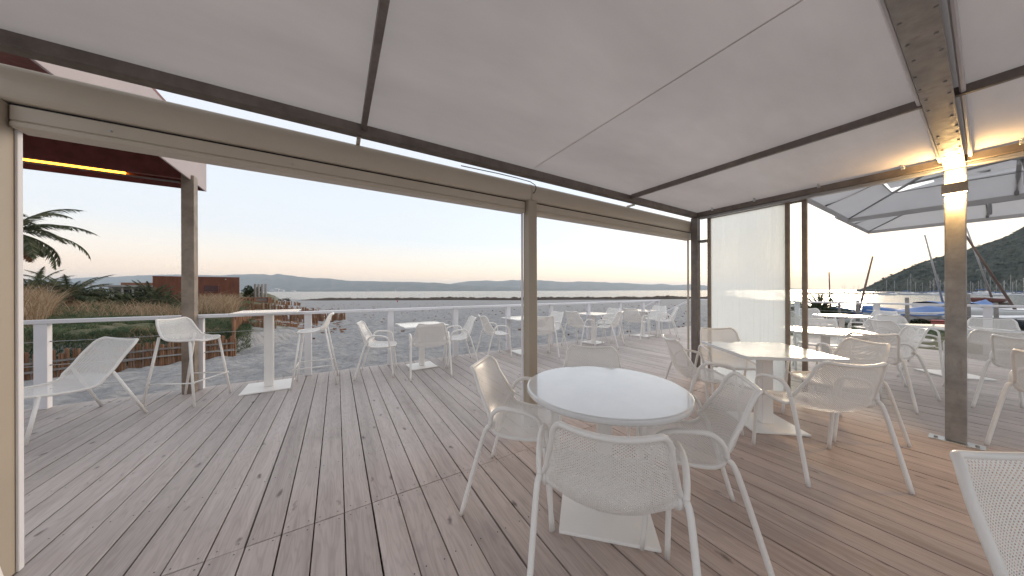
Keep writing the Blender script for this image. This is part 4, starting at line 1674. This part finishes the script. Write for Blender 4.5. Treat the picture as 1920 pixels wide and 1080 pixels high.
def scatter(n, px0, px1, d0, d1, clump=0.0, mask=None):
    """random ground points in a bearing / distance sector, optionally clumped"""
    out = []
    need = n
    while len(out) < n:
        px = rng.uniform(px0, px1, n); d = np.sqrt(rng.uniform(d0 ** 2, d1 ** 2, n))
        X, Y = W((px - 960) / 540.0 * d, d)
        keep = np.ones(n, bool)
        if clump:
            keep &= fbm(X * .55, Y * .55, 3, 77) > clump
        z, soil, _ = terrain(X, Y)
        if mask:
            keep &= mask(X, Y, soil)
        keep &= ~((Y < 5.9) & (X > -4.3) & (X < 11.3))
        sel = np.stack([X, Y, z - .01], -1)[keep]
        out.extend(sel.tolist())
        need -= 1
        if need < n - 12: break
    return out[:n]


dm = lambda X, Y, s: s > .22
dm2 = lambda X, Y, s: (Y > dune_edge(X) + .12) & (s > .05)
tag(blades('dune_grass', M['grass'], scatter(60000, -250, 470, 10, 17, .22, dm2), .19, .013, 1.1), 'low green and straw coloured grass on the dune', 'grass', kind='stuff')
tag(blades('dune_grass', M['grass'], scatter(60000, -120, 470, 5.8, 11.5, .20, dm2), .17, .009, 1.1), 'low grass on the front edge of the dune above the long palisade', 'grass', kind='stuff')
tag(blades('straw_tufts', M['reed'], scatter(14000, -120, 440, 5.8, 15, .44, dm2), .22, .008, 1.0), 'straw coloured tufts mixed into the dune grass', 'grass', kind='stuff')
tag(blades('dune_grass', M['grass'], scatter(20000, -150, 470, 15, 34, .30, dm), .30, .02, .9), 'grass on the back of the dune toward the rusty building', 'grass', kind='stuff')
tag(blades('dry_reeds', M['reed'], scatter(3200, -250, 345, 11.5, 20, .50, dm), .62, .010, .9, 3), 'tall tan dry reeds along the top of the dune', 'reeds', kind='stuff')
tag(blades('dry_reeds', M['reed'], scatter(2200, 20, 95, 8.5, 14, .36), 1.2, .009, .6, 3), 'tallest dry reeds beside the left frame post', 'reeds', kind='stuff')
tag(blades('dry_reeds', M['reed'], scatter(1900, 355, 445, 14, 26, .44), 1.0, .013, .8, 3), 'dry reed clump in front of the rusty building', 'reeds', kind='stuff')
tag(blades('bank_grass', M['grass'], scatter(14000, 1485, 2050, 11.5, 24, .40, dm), .17, .008, .8), 'short grass under the boats on the right', 'grass', kind='stuff')

# ---- palms and shrubs


def frond(mb, org, az, el, L, droop, nl=46, wl=.42, tw=.02):
    pts = []
    dirh = Vector((math.cos(az), math.sin(az), 0))
    p = Vector(org)
    e = el
    n = 14
    for i in range(n + 1):
        pts.append(p.copy())
        p = p + (dirh * math.cos(e) + Vector((0, 0, math.sin(e)))) * (L / n)
        e -= droop / n * (0.5 + i / n)
    mb.tube(pts, [tw * (1 - .85 * i / n) for i in range(n + 1)], 4, cap=False)
    side = Vector((-dirh.y, dirh.x, 0))
    for k in range(nl):
        t = .12 + .88 * k / nl
        f = t * n
        i = min(int(f), n - 1)
        q = pts[i].lerp(pts[i + 1], f - i)
        tg = (pts[i + 1] - pts[i]).normalized()
        up = side.cross(tg)
        ll = wl * math.sin(PI * min(1, .18 + t * .86)) ** .6 * random.uniform(.8, 1.15)
        for s in (-1, 1):
            dv = (side * s * .72 + tg * .62 + up * random.uniform(.10, .40) - Vector((0, 0, random.uniform(0, .25)))).normalized()
            w = tg * (.030 * L / 3 + .005)
            e1 = q + dv * ll
            mb.add([q - w, q + w, q + dv * ll * .55 + w * .8 - Vector((0, 0, .01)), e1 - Vector((0, 0, ll * .10)), q + dv * ll * .55 - w * .8], [(0, 1, 2, 4), (4, 2, 3)])


def palm(name, x, y, z, th, L, nf, label, dry=6, el_lo=-.5, el_hi=1.3, droop=1.5, tr=.22, wl=.50, az=None, nl=46):
    t = tag(empty(name, (x, y, z)), label, 'palm')
    rr, prof = tr, []
    for k in range(10):
        f = k / 9
        prof.append((rr * (1.15 - .3 * f + .05 * (k % 2)), th * f))
    MB().lathe(prof, 14).build('trunk', M['trunk'], t)
    g, dd_ = MB(), MB()
    for k in range(nf):
        a = k * 2.399 + random.uniform(-.2, .2)
        f = k / max(1, nf - 1)
        frond(g, (math.cos(a) * tr * .5, math.sin(a) * tr * .5, th), a, el_lo + (el_hi - el_lo) * f + random.uniform(-.12, .12), L * random.uniform(.85, 1.1), droop * random.uniform(.75, 1.2), nl, wl)
    for k in range(dry):
        a = random.uniform(0, 2 * PI)
        frond(dd_, (math.cos(a) * tr * .5, math.sin(a) * tr * .5, th - .1), a, random.uniform(-.9, -.4), L * random.uniform(.6, .85), .8, nl, wl)
    g.build('crown', M['palm'], t)
    if dry:
        dd_.build('dead_fronds', M['palmdry'], t)
    return t


x, y = spot(14, 13.5)
palm('palm_tree', x, y, gz(x, y), 3.85, 2.7, 26, 'tall palm at the left edge, drooping fronds reaching over the post', 4, -.35, 1.35, 1.7)
x, y = spot(128, 19)
palm('low_palm', x, y, gz(x, y), .75, 2.3, 26, 'low bushy palm left of the pale pavilion', 6, -.25, 1.35, 1.1, .25, .34)
x, y = spot(62, 23)
palm('low_palm', x, y, gz(x, y), 1.0, 2.4, 22, 'low palm half hidden beside the left frame post', 5, -.25, 1.35, 1.1, .25, .34)
x, y = spot(283, 23)
palm('fan_palm', x, y, gz(x, y), .5, 1.7, 26, 'dark fan palm in front of the pavilion and rusty building', 4, -.1, 1.45, .9, .2, .34)
x, y = spot(306, 19)
palm('fan_palm', x, y, gz(x, y), .25, 1.35, 20, 'fan palm with brown dead leaves beside the canopy post', 14, -.1, 1.45, .9, .2, .30)
x, y = spot(246, 18)
palm('fan_palm', x, y, gz(x, y), .15, 1.15, 18, 'small fan palm lowest on the dune among the reeds', 8, -.1, 1.4, .9, .18, .28)
x, y = spot(1536, 21)
palm('small_palm', x, y, gz(x, y), .75, 1.6, 26, 'small palm beyond the right railing beside the glass stile', 3, -.15, 1.45, .9, .22, .36)


def shrub(x, y, w, h, n, label, mat='shrub'):
    t = tag(empty('shrub', (x, y, gz(x, y))), label, 'shrub')
    V, F = [], []
    cs = [(rng.uniform(-.5, .5) * w, rng.uniform(-.4, .4) * w, rng.uniform(.3, .75) * h, rng.uniform(.22, .42)) for _ in range(9)]
    for i in range(n):
        c = cs[rng.integers(0, 9)]
        v = rng.normal(size=3); v /= np.linalg.norm(v)
        rr = c[3] * rng.uniform(.55, 1.05) ** .5
        p = np.array([c[0] + v[0] * rr * w * .6, c[1] + v[1] * rr * w * .6, max(.02, c[2] + v[2] * rr * h * .8)])
        a = rng.normal(size=3); a /= np.linalg.norm(a)
        b2 = np.cross(a, rng.normal(size=3)); b2 /= np.linalg.norm(b2)
        s = rng.uniform(.03, .075) * (h ** .5)
        o = len(V)
        V += [p - a * s, p + b2 * s * .5, p + a * s, p - b2 * s * .5]
        F.append((o, o + 1, o + 2, o + 3))
    put('foliage', np_mesh('foliage', V, F, M[mat], False), t)
    m = MB()
    for k in range(6):
        a = k * 1.05
        m.tube([(0, 0, 0), (math.cos(a) * w * .2, math.sin(a) * w * .2, h * .35), (math.cos(a) * w * .4, math.sin(a) * w * .35, h * .65)], [.03, .022, .01], 6)
    m.build('stems', M['trunk'], t)


for (px, d, w, h, lab) in ((70, 30, 3.5, 2.3, 'dark shrub behind the low palms at far left'), (160, 27, 2.5, 1.4, 'dark shrub right of the bushy low palm'),
                           (472, 41, 2.2, 2.2, 'round dark shrub behind the timber gate'), (220, 22, 2.2, 1.0, 'low dark shrub below the pavilion'),
                           (1522, 19.5, 2.3, 1.0, 'dark shrub at the foot of the small right palm'), (1560, 22, 2.4, .9, 'dark low shrub left of the blue covered boats'),
                           (1752, 15.5, 1.8, .55, 'scrubby weeds under the white hulled boat')):
    x, y = spot(px, d)
    shrub(x, y, w, h, 2600, lab)

# ---- rusty steel building


def wall_frame(pa, da, pb, db):
    a = Vector((*spot(pa, da), 0)); c = Vector((*spot(pb, db), 0))
    u = (c - a).normalized()
    return a, u, (c - a).length, math.atan2(u.y, u.x)


a, u, L, ang = wall_frame(286, 29.5, 449, 32.8)
bz = -.25
bd = tag(empty('rusty_building', (a.x, a.y, bz), ang), 'flat rusty steel clad building with a slatted window', 'building')
HB = 3.17
MB().prism([(.03, .04), (L - .03, .04), (L - 1.5, 5.0), (.03, 5.0)], 'z', 0, HB - .05).build('wall', M['corten'], bd)
nP = 9
wx0, wx1, wz0, wz1 = L * .565, L * .735, 1.62, 2.25
for k in range(nP):
    x0, x1 = L * k / nP + .006, L * (k + 1) / nP - .006
    off = random.uniform(0, .012)
    # sheets are cut around the window
    segs = [(x0, x1, 0, HB)]
    if x1 > wx0 and x0 < wx1:
        segs = [(x0, x1, 0, wz0), (x0, x1, wz1, HB)]
        if x0 < wx0: segs.append((x0, wx0, wz0, wz1))
        if x1 > wx1: segs.append((wx1, x1, wz0, wz1))
    m = MB()
    for s in segs:
        m.box(s[0], s[1], -off - .004, .036, s[2], s[3], .002)
    m.build('panel', M['corten'], bd)
w = MB().box(wx0 + .01, wx1 - .01, .0, .035, wz0 + .01, wz1 - .01).build('window', M['glassdark'], bd)
for k in range(5):
    z = wz0 + .1 + k * .11
    MB().box(wx0 + .02, wx1 - .02, -.03, -.004, z, z + .035).build('slat', M['cortenb'], w)
fr = MB()
fr.box(wx0 - .05, wx1 + .05, -.06, -.016, wz1 + .001, wz1 + .05); fr.box(wx0 - .05, wx1 + .05, -.06, -.016, wz0 - .05, wz0 - .001)
fr.box(wx0 - .05, wx0 - .001, -.06, -.016, wz0, wz1); fr.box(wx1 + .001, wx1 + .05, -.06, -.016, wz0, wz1)
fr.build('frame', M['cortenb'], w)
MB().prism([(-.02, -.02), (L + .02, -.02), (L - 1.48, 5.02), (-.02, 5.02)], 'z', HB + .001, HB + .05).build('roof', M['cortenb'], bd)
MB().box(L * .46, L * .475, -.02, -.014, .05, 2.4).build('downpipe', M['dark'], bd)
MB().tube([(L * .83, -.02, HB - .2), (L * .83, -.14, HB - .22)], .05, 8).build('wall_light', M['plaster'], bd)

# ---- pale pavilion
a, u, L, ang = wall_frame(186, 40, 292, 43)
pv = tag(empty('beach_pavilion', (a.x, a.y, -.3), ang), 'low pale beach pavilion with a flat brown roof left of the rusty building', 'pavilion')
MB().box(.4, L - .2, 1.2, 6, 0, 2.3).build('wall', M['plaster'], pv)
MB().box(-.6, L + .4, -.6, 6.5, 2.36, 2.62, .02).build('roof', M['concrete'], pv)
MB().box(1.8, L + .3, .2, 6.2, 2.625, 3.0, .02).build('roof_box', M['redwood'], pv)
for k in range(6):
    x = .2 + (L - .4) * k / 5
    MB().box(x - .09, x + .09, -.3, -.12, 0, 2.355).build('column', M['concrete'], pv)
for k in range(4):
    x = .9 + k * (L - 1.8) / 4
    w = MB().box(x, x + 1.1, 1.17, 1.198, .2 if k == 2 else .9, 2.0).build('door' if k == 2 else 'window', M['glassdark'], pv)
    MB().box(x + .53, x + .57, 1.14, 1.169, .2 if k == 2 else .9, 2.0).build('mullion', M['plaster'], w)
MB().box(-.5, L + .3, -.55, -.50, .55, .60).build('rail', M['white_rail'], pv)
for x in (-.4, -1.0):
    MB().tube([(x - .2, -.2, 0), (x - .2, -.2, 3.1)], .11, 10).build('flue_pipe', M['grey_metal'], pv)

# ---- timber gate with four tall posts
a, u, L, ang = wall_frame(449, 33.5, 506, 36)
tgt = tag(empty('timber_gate', (a.x, a.y, -.75), ang), 'timber boardwalk gate with four tall grey posts', 'gate')
for f in (.50, .615, .73, .85):
    MB().tube([(L * f, 0, 0), (L * f, 0, 3.0)], .115, 12).build('post', M['greywood'], tgt)
for f in (.06, .28, .46, .92, .99):
    MB().box(L * f - .09, L * f + .09, -.35, -.17, 0, 1.35).build('rail_post', M['redwood'], tgt)
for z in (1.28, .85, .42):
    MB().box(0, L, -.30, -.22, z, z + .10).build('rail', M['redwood'], tgt)
MB().box(L * .47, L * .9, -.16, -.13, .1, 1.25).build('panel', M['greywood'], tgt)

# ---- town blocks on the far shore
for i, (px, w, h, d, lab) in enumerate(((517, 9, 5.2, 7200, 'tall pale block rising from the far town'), (509, 10, 2.8, 7250, 'low pale block left of the tall one in the far town'),
                                        (527, 8, 3.0, 7150, 'low pale block right of the tall one in the far town'), (548, 7, 1.6, 7100, 'small pale row of houses right of the far town'))):
    x, y = spot(px, d)
    o = tag(empty('town_building', (x, y, SEA_Z - 1), -YAW), lab, 'building', 'far town buildings')
    ww, hh = w * d / 540.0, h * d / 540.0 + 4
    MB().box(-ww / 2, ww / 2, 0, 60, 0, hh).build('wall', M['plaster'], o)
    MB().box(-ww * .25, ww * .1, 5, 50, hh, hh * 1.22).build('roof_block', M['plaster'], o)
    for k in range(5):
        MB().box(-ww * .46, ww * .46, -1.5, -.1, hh * (.15 + k * .17), hh * (.21 + k * .17)).build('window_band', M['glassdark'], o)
for px, el in ((468, 2.5), (553, 1.2), (690, 1.6), (694, 2.6), (742, 1.2)):
    x, y = spot(px, 7050)
    o = tag(MB().lathe([(1.2, 0), (2, 1.5), (2, 3), (1, 4)], 8).build('shore_light', M['town_light']), {468: 'shore light behind the rusty building', 553: 'shore light right of the timber gate posts',
            690: 'lower shore light of the close pair', 694: 'upper shore light of the close pair', 742: 'single shore light far right'}[px], 'light', 'lights on the far shore')
    o.location = (x, y, CAM_H + el * 7050 / 540.0)

# ================================================================== BOATS


def hull_mesh(L, B, H, n=14, k=7, sheer=.18, name='hull'):
    V, F = [], []
    for i in range(n + 1):
        t = i / n
        bw = B / 2 * (math.sin(PI * (0.28 + .72 * (1 - t)) if t > 0 else PI * .99) if False else (1 - (max(0, t - .35) / .65) ** 2.2) * (.82 + .18 * min(1, t / .35)))
        zb = H * (.05 + .5 * max(0, t - .72) ** 1.6 / .28 ** 1.6 * .6)
        zt = H * (1 + sheer * (2 * t - .9) ** 2)
        for j in range(k + 1):
            f = j / k
            V.append((L * (t - .5), bw * math.sin(f * PI / 2) ** .7, zb + (zt - zb) * (1 - math.cos(f * PI / 2)) ** 1.0))
    o = len(V)
    V += [(x, -y, z) for (x, y, z) in V]
    for i in range(n):
        for j in range(k):
            q = i * (k + 1) + j
            F.append((q, q + k + 1, q + k + 2, q + 1))
            F.append((o + q, o + q + 1, o + q + k + 2, o + q + k + 1))
        q = i * (k + 1) + k
        F.append((q, q + k + 1, o + q + k + 1, o + q))
    F.append(tuple(range(0, k + 1)) + tuple(range(o + k, o - 1 + 1, -1)))
    return V, F


def tarp(L, B, H, ridge, n=16):
    V, F = [], []
    k = 8
    for i in range(n + 1):
        t = i / n
        bw = B / 2 * 1.06 * (1 - (max(0, t - .35) / .65) ** 2.2) * (.84 + .16 * min(1, t / .35)) + .02
        zt = H * (1 + .18 * (2 * t - .9) ** 2)
        for j in range(k + 1):
            f = -1 + 2 * j / k
            z = zt + ridge * (1 - abs(f) ** 1.3) * (.65 + .35 * math.sin(t * 9)) - (.16 if abs(f) == 1 else 0) + random.uniform(-.015, .015)
            V.append((L * 1.02 * (t - .5), bw * f, z))
    for i in range(n):
        for j in range(k):
            q = i * (k + 1) + j
            F.append((q, q + 1, q + k + 2, q + k + 1))
    return V, F


def boat(px, d, L, B, H, az, hullmat, label, cover=True, mast=None, mastmat='mast_alu', zoff=.12, roll=0.0, stripe=None, cat='boat', spreader=None):
    x, y = spot(px, d)
    t = tag(empty('dinghy', (x, y, gz(x, y) + zoff), az), label, cat, 'boats laid up on the beach')
    t.rotation_euler = (roll, 0, az)
    V, F = hull_mesh(L, B, H)
    MB().add(V, F, True).build('hull', M[hullmat], t)
    m = MB()
    for s in (-1, 1):
        m.tube([(L * (i / 12 - .5), s * B / 2 * (1 - (max(0, i / 12 - .35) / .65) ** 2.2) * (.82 + .18 * min(1, i / 12 / .35)), H * (1 + .18 * (2 * i / 12 - .9) ** 2)) for i in range(13)], .028, 6)
    m.build('gunwale', M[stripe or 'hull_white'], t)
    MB().box(-L * .3, L * .25, -.04, .04, -.11, H * .08).build('keel', M['hull_dark'], t)
    for xx in (-L * .28, L * .22):
        MB().box(xx - .06, xx + .06, -B * .45, B * .45, -zoff - .05, H * .10).build('cradle', M['greywood'], t)
    if cover:
        V, F = tarp(L, B, H, .28)
        MB().add(V, F, True).build('cover', M['tarp'], t)
    if mast:
        (bx, bz, tx, ty, tz) = mast
        mm = MB().tube([(bx, 0, bz), (tx, ty, tz)], [.07, .05], 8).build('mast', M[mastmat], t)
        if spreader:
            p = Vector((bx, 0, bz)).lerp(Vector((tx, ty, tz)), spreader)
            MB().tube([p + Vector((-.55, 0, -.05)), p + Vector((.55, 0, .05))], .015, 6).build('spreader', M['mast_alu'], mm)
    return t


RA = -YAW          # heading across the view
boat(1612, 23, 4.8, 1.7, .62, RA + PI, 'hull_red', 'red hulled dinghy under a blue tarpaulin nearest the small palm', True, (0.1, .5, -1.05, 0, 5.0), 'mast_wood')
boat(1690, 16.5, 5.2, 1.8, .68, RA + .12 + PI, 'hull_white', 'white hulled boat under a blue tarpaulin left of the lamp post', True, None, zoff=.18)
boat(1770, 25, 5.2, 1.9, .8, RA + .25, 'hull_white', 'blue covered boat behind the lamp post with a leaning mast', True, (0, .6, -1.9, .3, 6.8), zoff=.5, spreader=.62)
boat(1575, 18.5, 4.2, .8, .30, RA + PI + .1, 'hull_white', 'narrow pale canoe lying on the grass left of the boats', False, None, zoff=.02, roll=.25)
boat(1828, 21, 4.6, 1.7, .7, RA + .35, 'hull_white', 'blue covered boat right of the lamp post', True, None, zoff=.55)
boat(1861, 26, 3.0, 1.3, .45, RA + .1, 'hull_brown', 'small brown boat raised on a stand right of the lamp post', False, (0, .3, -2.4, .2, 6.8), zoff=1.35, spreader=.42)
boat(1905, 19, 5.0, 1.8, .7, RA - .15, 'hull_white', 'white sailing dinghy with a dark leaning mast near the right edge', False, (0, .6, -2.95, .2, 6.6), 'mast_wood', zoff=.2)
boat(1915, 14.8, 4.6, 1.6, .5, RA + .2, 'hull_dark', 'dark hulled boat behind the chairs at the right edge', False, None, zoff=.1)
boat(1846, 15.5, 4.0, 1.5, .5, RA - .3, 'hull_white', 'uncovered white dinghy right of the lamp post', False, None, zoff=.12)
# lone brown mast on a small boat by the water
boat(1557, 33, 4.0, 1.5, .6, RA, 'hull_dark', 'dark boat by the water below a thin brown mast', False, (0, .4, -.15, 0, 4.9), 'mast_wood', zoff=.1)

# mooring posts and rope on the grass
pxs = [(1608, 15.5, 1.35), (1701, 13.8, 1.45), (1816, 14.5, 1.6), (1868, 13.2, 1.25), (1574, 19, 1.2)]
labs = ['leftmost but one wooden post among the boats', 'dark wooden post in front of the white hulled boat', 'tall wooden post just right of the lamp post', 'thick wooden post near the right edge', 'thin wooden post beside the small palm']
ends = []
for (px, d, h), lab in zip(pxs, labs):
    x, y = spot(px, d)
    z = gz(x, y)
    o = tag(MB().tube([(0, 0, -.3), (.01, 0, h * .5), (.02, .01, h + .15)], [.075, .07, .062], 10).build('wooden_post', M['greywood']), lab, 'post', 'wooden posts among the boats')
    o.location = (x, y, z)
    ends.append(Vector((x, y, z + h * .55)))
m = MB()
for a, c in ((ends[0], ends[1]), (ends[1], ends[3])):
    m.tube([a.lerp(c, k / 12) - Vector((0, 0, .35 * math.sin(PI * k / 12))) for k in range(13)], .012, 6)
tag(m.build('rope', M['redwood']), 'sagging brown rope strung between the wooden posts', 'rope')
x, y = spot(1762, 15.0)
o = tag(MB().box(-.35, .35, -.25, .25, 0, .45, .03).box(-.38, .38, -.28, .28, .452, .50, .02).build('red_crate', simple('faded_red_plastic', (0.38, 0.10, 0.09), .6)), 'faded red crate on the grass left of the lamp post', 'crate')
o.location = (x, y, gz(x, y))

# ---- pier and marina under the headland
a, u, L, ang = wall_frame(1496, 215, 2300, 150)
pr = tag(empty('pier', (a.x, a.y, SEA_Z), ang), 'long low grey pier across the bay below the headland', 'pier')
MB().box(0, L, 0, 3.0, .35, 1.25, .03).build('deck_slab', M['pier'], pr)
for k in range(40):
    x = 2 + k * (L - 4) / 39
    MB().box(x - .25, x + .25, .4, .9, -1.5, .345).build('pile', M['pier'], pr)
for k in range(44):
    x = 1 + k * 2.2
    MB().box(x - .04, x + .04, .1, .18, 1.251, 2.15).build('rail_post', M['grey_metal'], pr)
MB().box(.5, 98, .11, .17, 2.15, 2.22).build('handrail', M['grey_metal'], pr)
MB().box(20, 42, -.2, 2.8, 3.6, 3.75).build('shelter_roof', M['grey_metal'], pr)
for k in range(5):
    MB().box(20.2 + k * 5.3, 20.4 + k * 5.3, .4, .6, 1.252, 3.595).build('shelter_post', M['grey_metal'], pr)


def yacht_proto():
    t = empty('yacht')
    V, F = hull_mesh(9.5, 3.0, 1.25, 10, 5)
    MB().add(V, F, True).build('hull', M['hull_white'], t)
    MB().prism([(-2.6, 1.2), (-2.2, 1.85), (1.2, 1.75), (2.4, 1.25)], 'y', -.85, .85).build('cabin', M['hull_white'], t)
    MB().box(-1.6, .8, -.87, .87, 1.45, 1.6).build('window_strip', M['glassdark'], t)
    mm = MB().tube([(.5, 0, 1.6), (.5, 0, 12.8)], [.11, .07], 6).build('mast', M['mast_alu'], t)
    MB().tube([(.5, -1.0, 7.6), (.5, 1.0, 7.6)], .05, 6).build('spreader', M['mast_alu'], mm)
    MB().tube([(.4, 0, 2.6), (-3.8, 0, 2.5)], [.16, .12], 6).build('boom', M['tarp'], t)
    m = MB()
    m.tube([(4.6, 0, 1.5), (.5, 0, 12.6)], .022, 4); m.tube([(-4.6, 0, 1.3), (.5, 0, 12.7)], .022, 4)
    m.build('stays', M['mast_alu'], t)
    return t


yp = yacht_proto()
rowsY = [1664, 1676, 1700, 1706, 1718, 1728, 1742, 1748, 1753, 1757, 1761, 1765, 1772, 1783, 1796, 1812, 1818, 1826, 1833, 1838, 1845, 1852, 1859, 1866, 1873, 1880, 1885, 1893, 1901, 1908, 1917]
hs = [.95, .95, 1.1, 1.35, .85, .85, .9, 1.0, 1.2, 1.3, 1.1, .9, .9, 1, 1, .8, .9, .75, .9, 1.0, 1.8, .8, 1.0, .85, .75, .8, .9, 1.3, .75, .9, 1.1]
words = ['first', 'second', 'third', 'fourth', 'fifth', 'sixth', 'seventh', 'eighth', 'ninth', 'tenth', 'eleventh', 'twelfth', 'thirteenth', 'fourteenth', 'fifteenth', 'sixteenth', 'seventeenth', 'eighteenth']
for i, (px, s) in enumerate(zip(rowsY, hs)):
    d = 178 + (i * 37 % 11) * 4.0 - max(0, px - 1700) * .12
    x, y = spot(px, d)
    o = yp if i == 0 else dup(yp)
    o.location = (x, y, SEA_Z - .25)
    o.rotation_euler = (0, 0, RA + random.choice([0, PI]) + PI / 2 + random.uniform(-.25, .25))
    o.scale = (.8, .8, .8 * s)
    side = 'left of' if px < 1790 else 'right of'
    k = sum(1 for q in rowsY[:i] if (q < 1790) == (px < 1790))
    tag(o, 'moored yacht in the marina, %s from the left %s the lamp post' % (words[k], side), 'yacht', 'yachts moored in the marina')
for i, px in enumerate((1580, 1585, 1602, 1611)):
    x, y = spot(px, 360)
    o = dup(yp)
    o.location = (x, y, SEA_Z - .25)
    o.rotation_euler = (0, 0, RA + PI / 2)
    o.scale = (.8, .8, .85)
    tag(o, 'tiny distant yacht beyond the pier, %s from the left' % words[i], 'yacht', 'distant yachts beyond the pier')

# ================================================================== HAZE
hzm = bpy.data.materials.new('thin_sea_haze')
hzm.use_nodes = True
hn = hzm.node_tree.nodes
hn.remove(hn['Principled BSDF'])
pvn = hn.new('ShaderNodeVolumePrincipled')
pvn.inputs['Color'].default_value = (0.80, 0.90, 1.0, 1)
pvn.inputs['Density'].default_value = 4.6e-5
pvn.inputs['Anisotropy'].default_value = 0.25
hzm.node_tree.links.new(pvn.outputs[0], hn['Material Output'].inputs['Volume'])
B = 43000.0
hb_ = MB().box(-B, B, -B, B, -9.0, 980.0)
tag(hb_.build('haze', hzm), 'thin pale evening haze over the gulf', 'haze', kind='stuff')
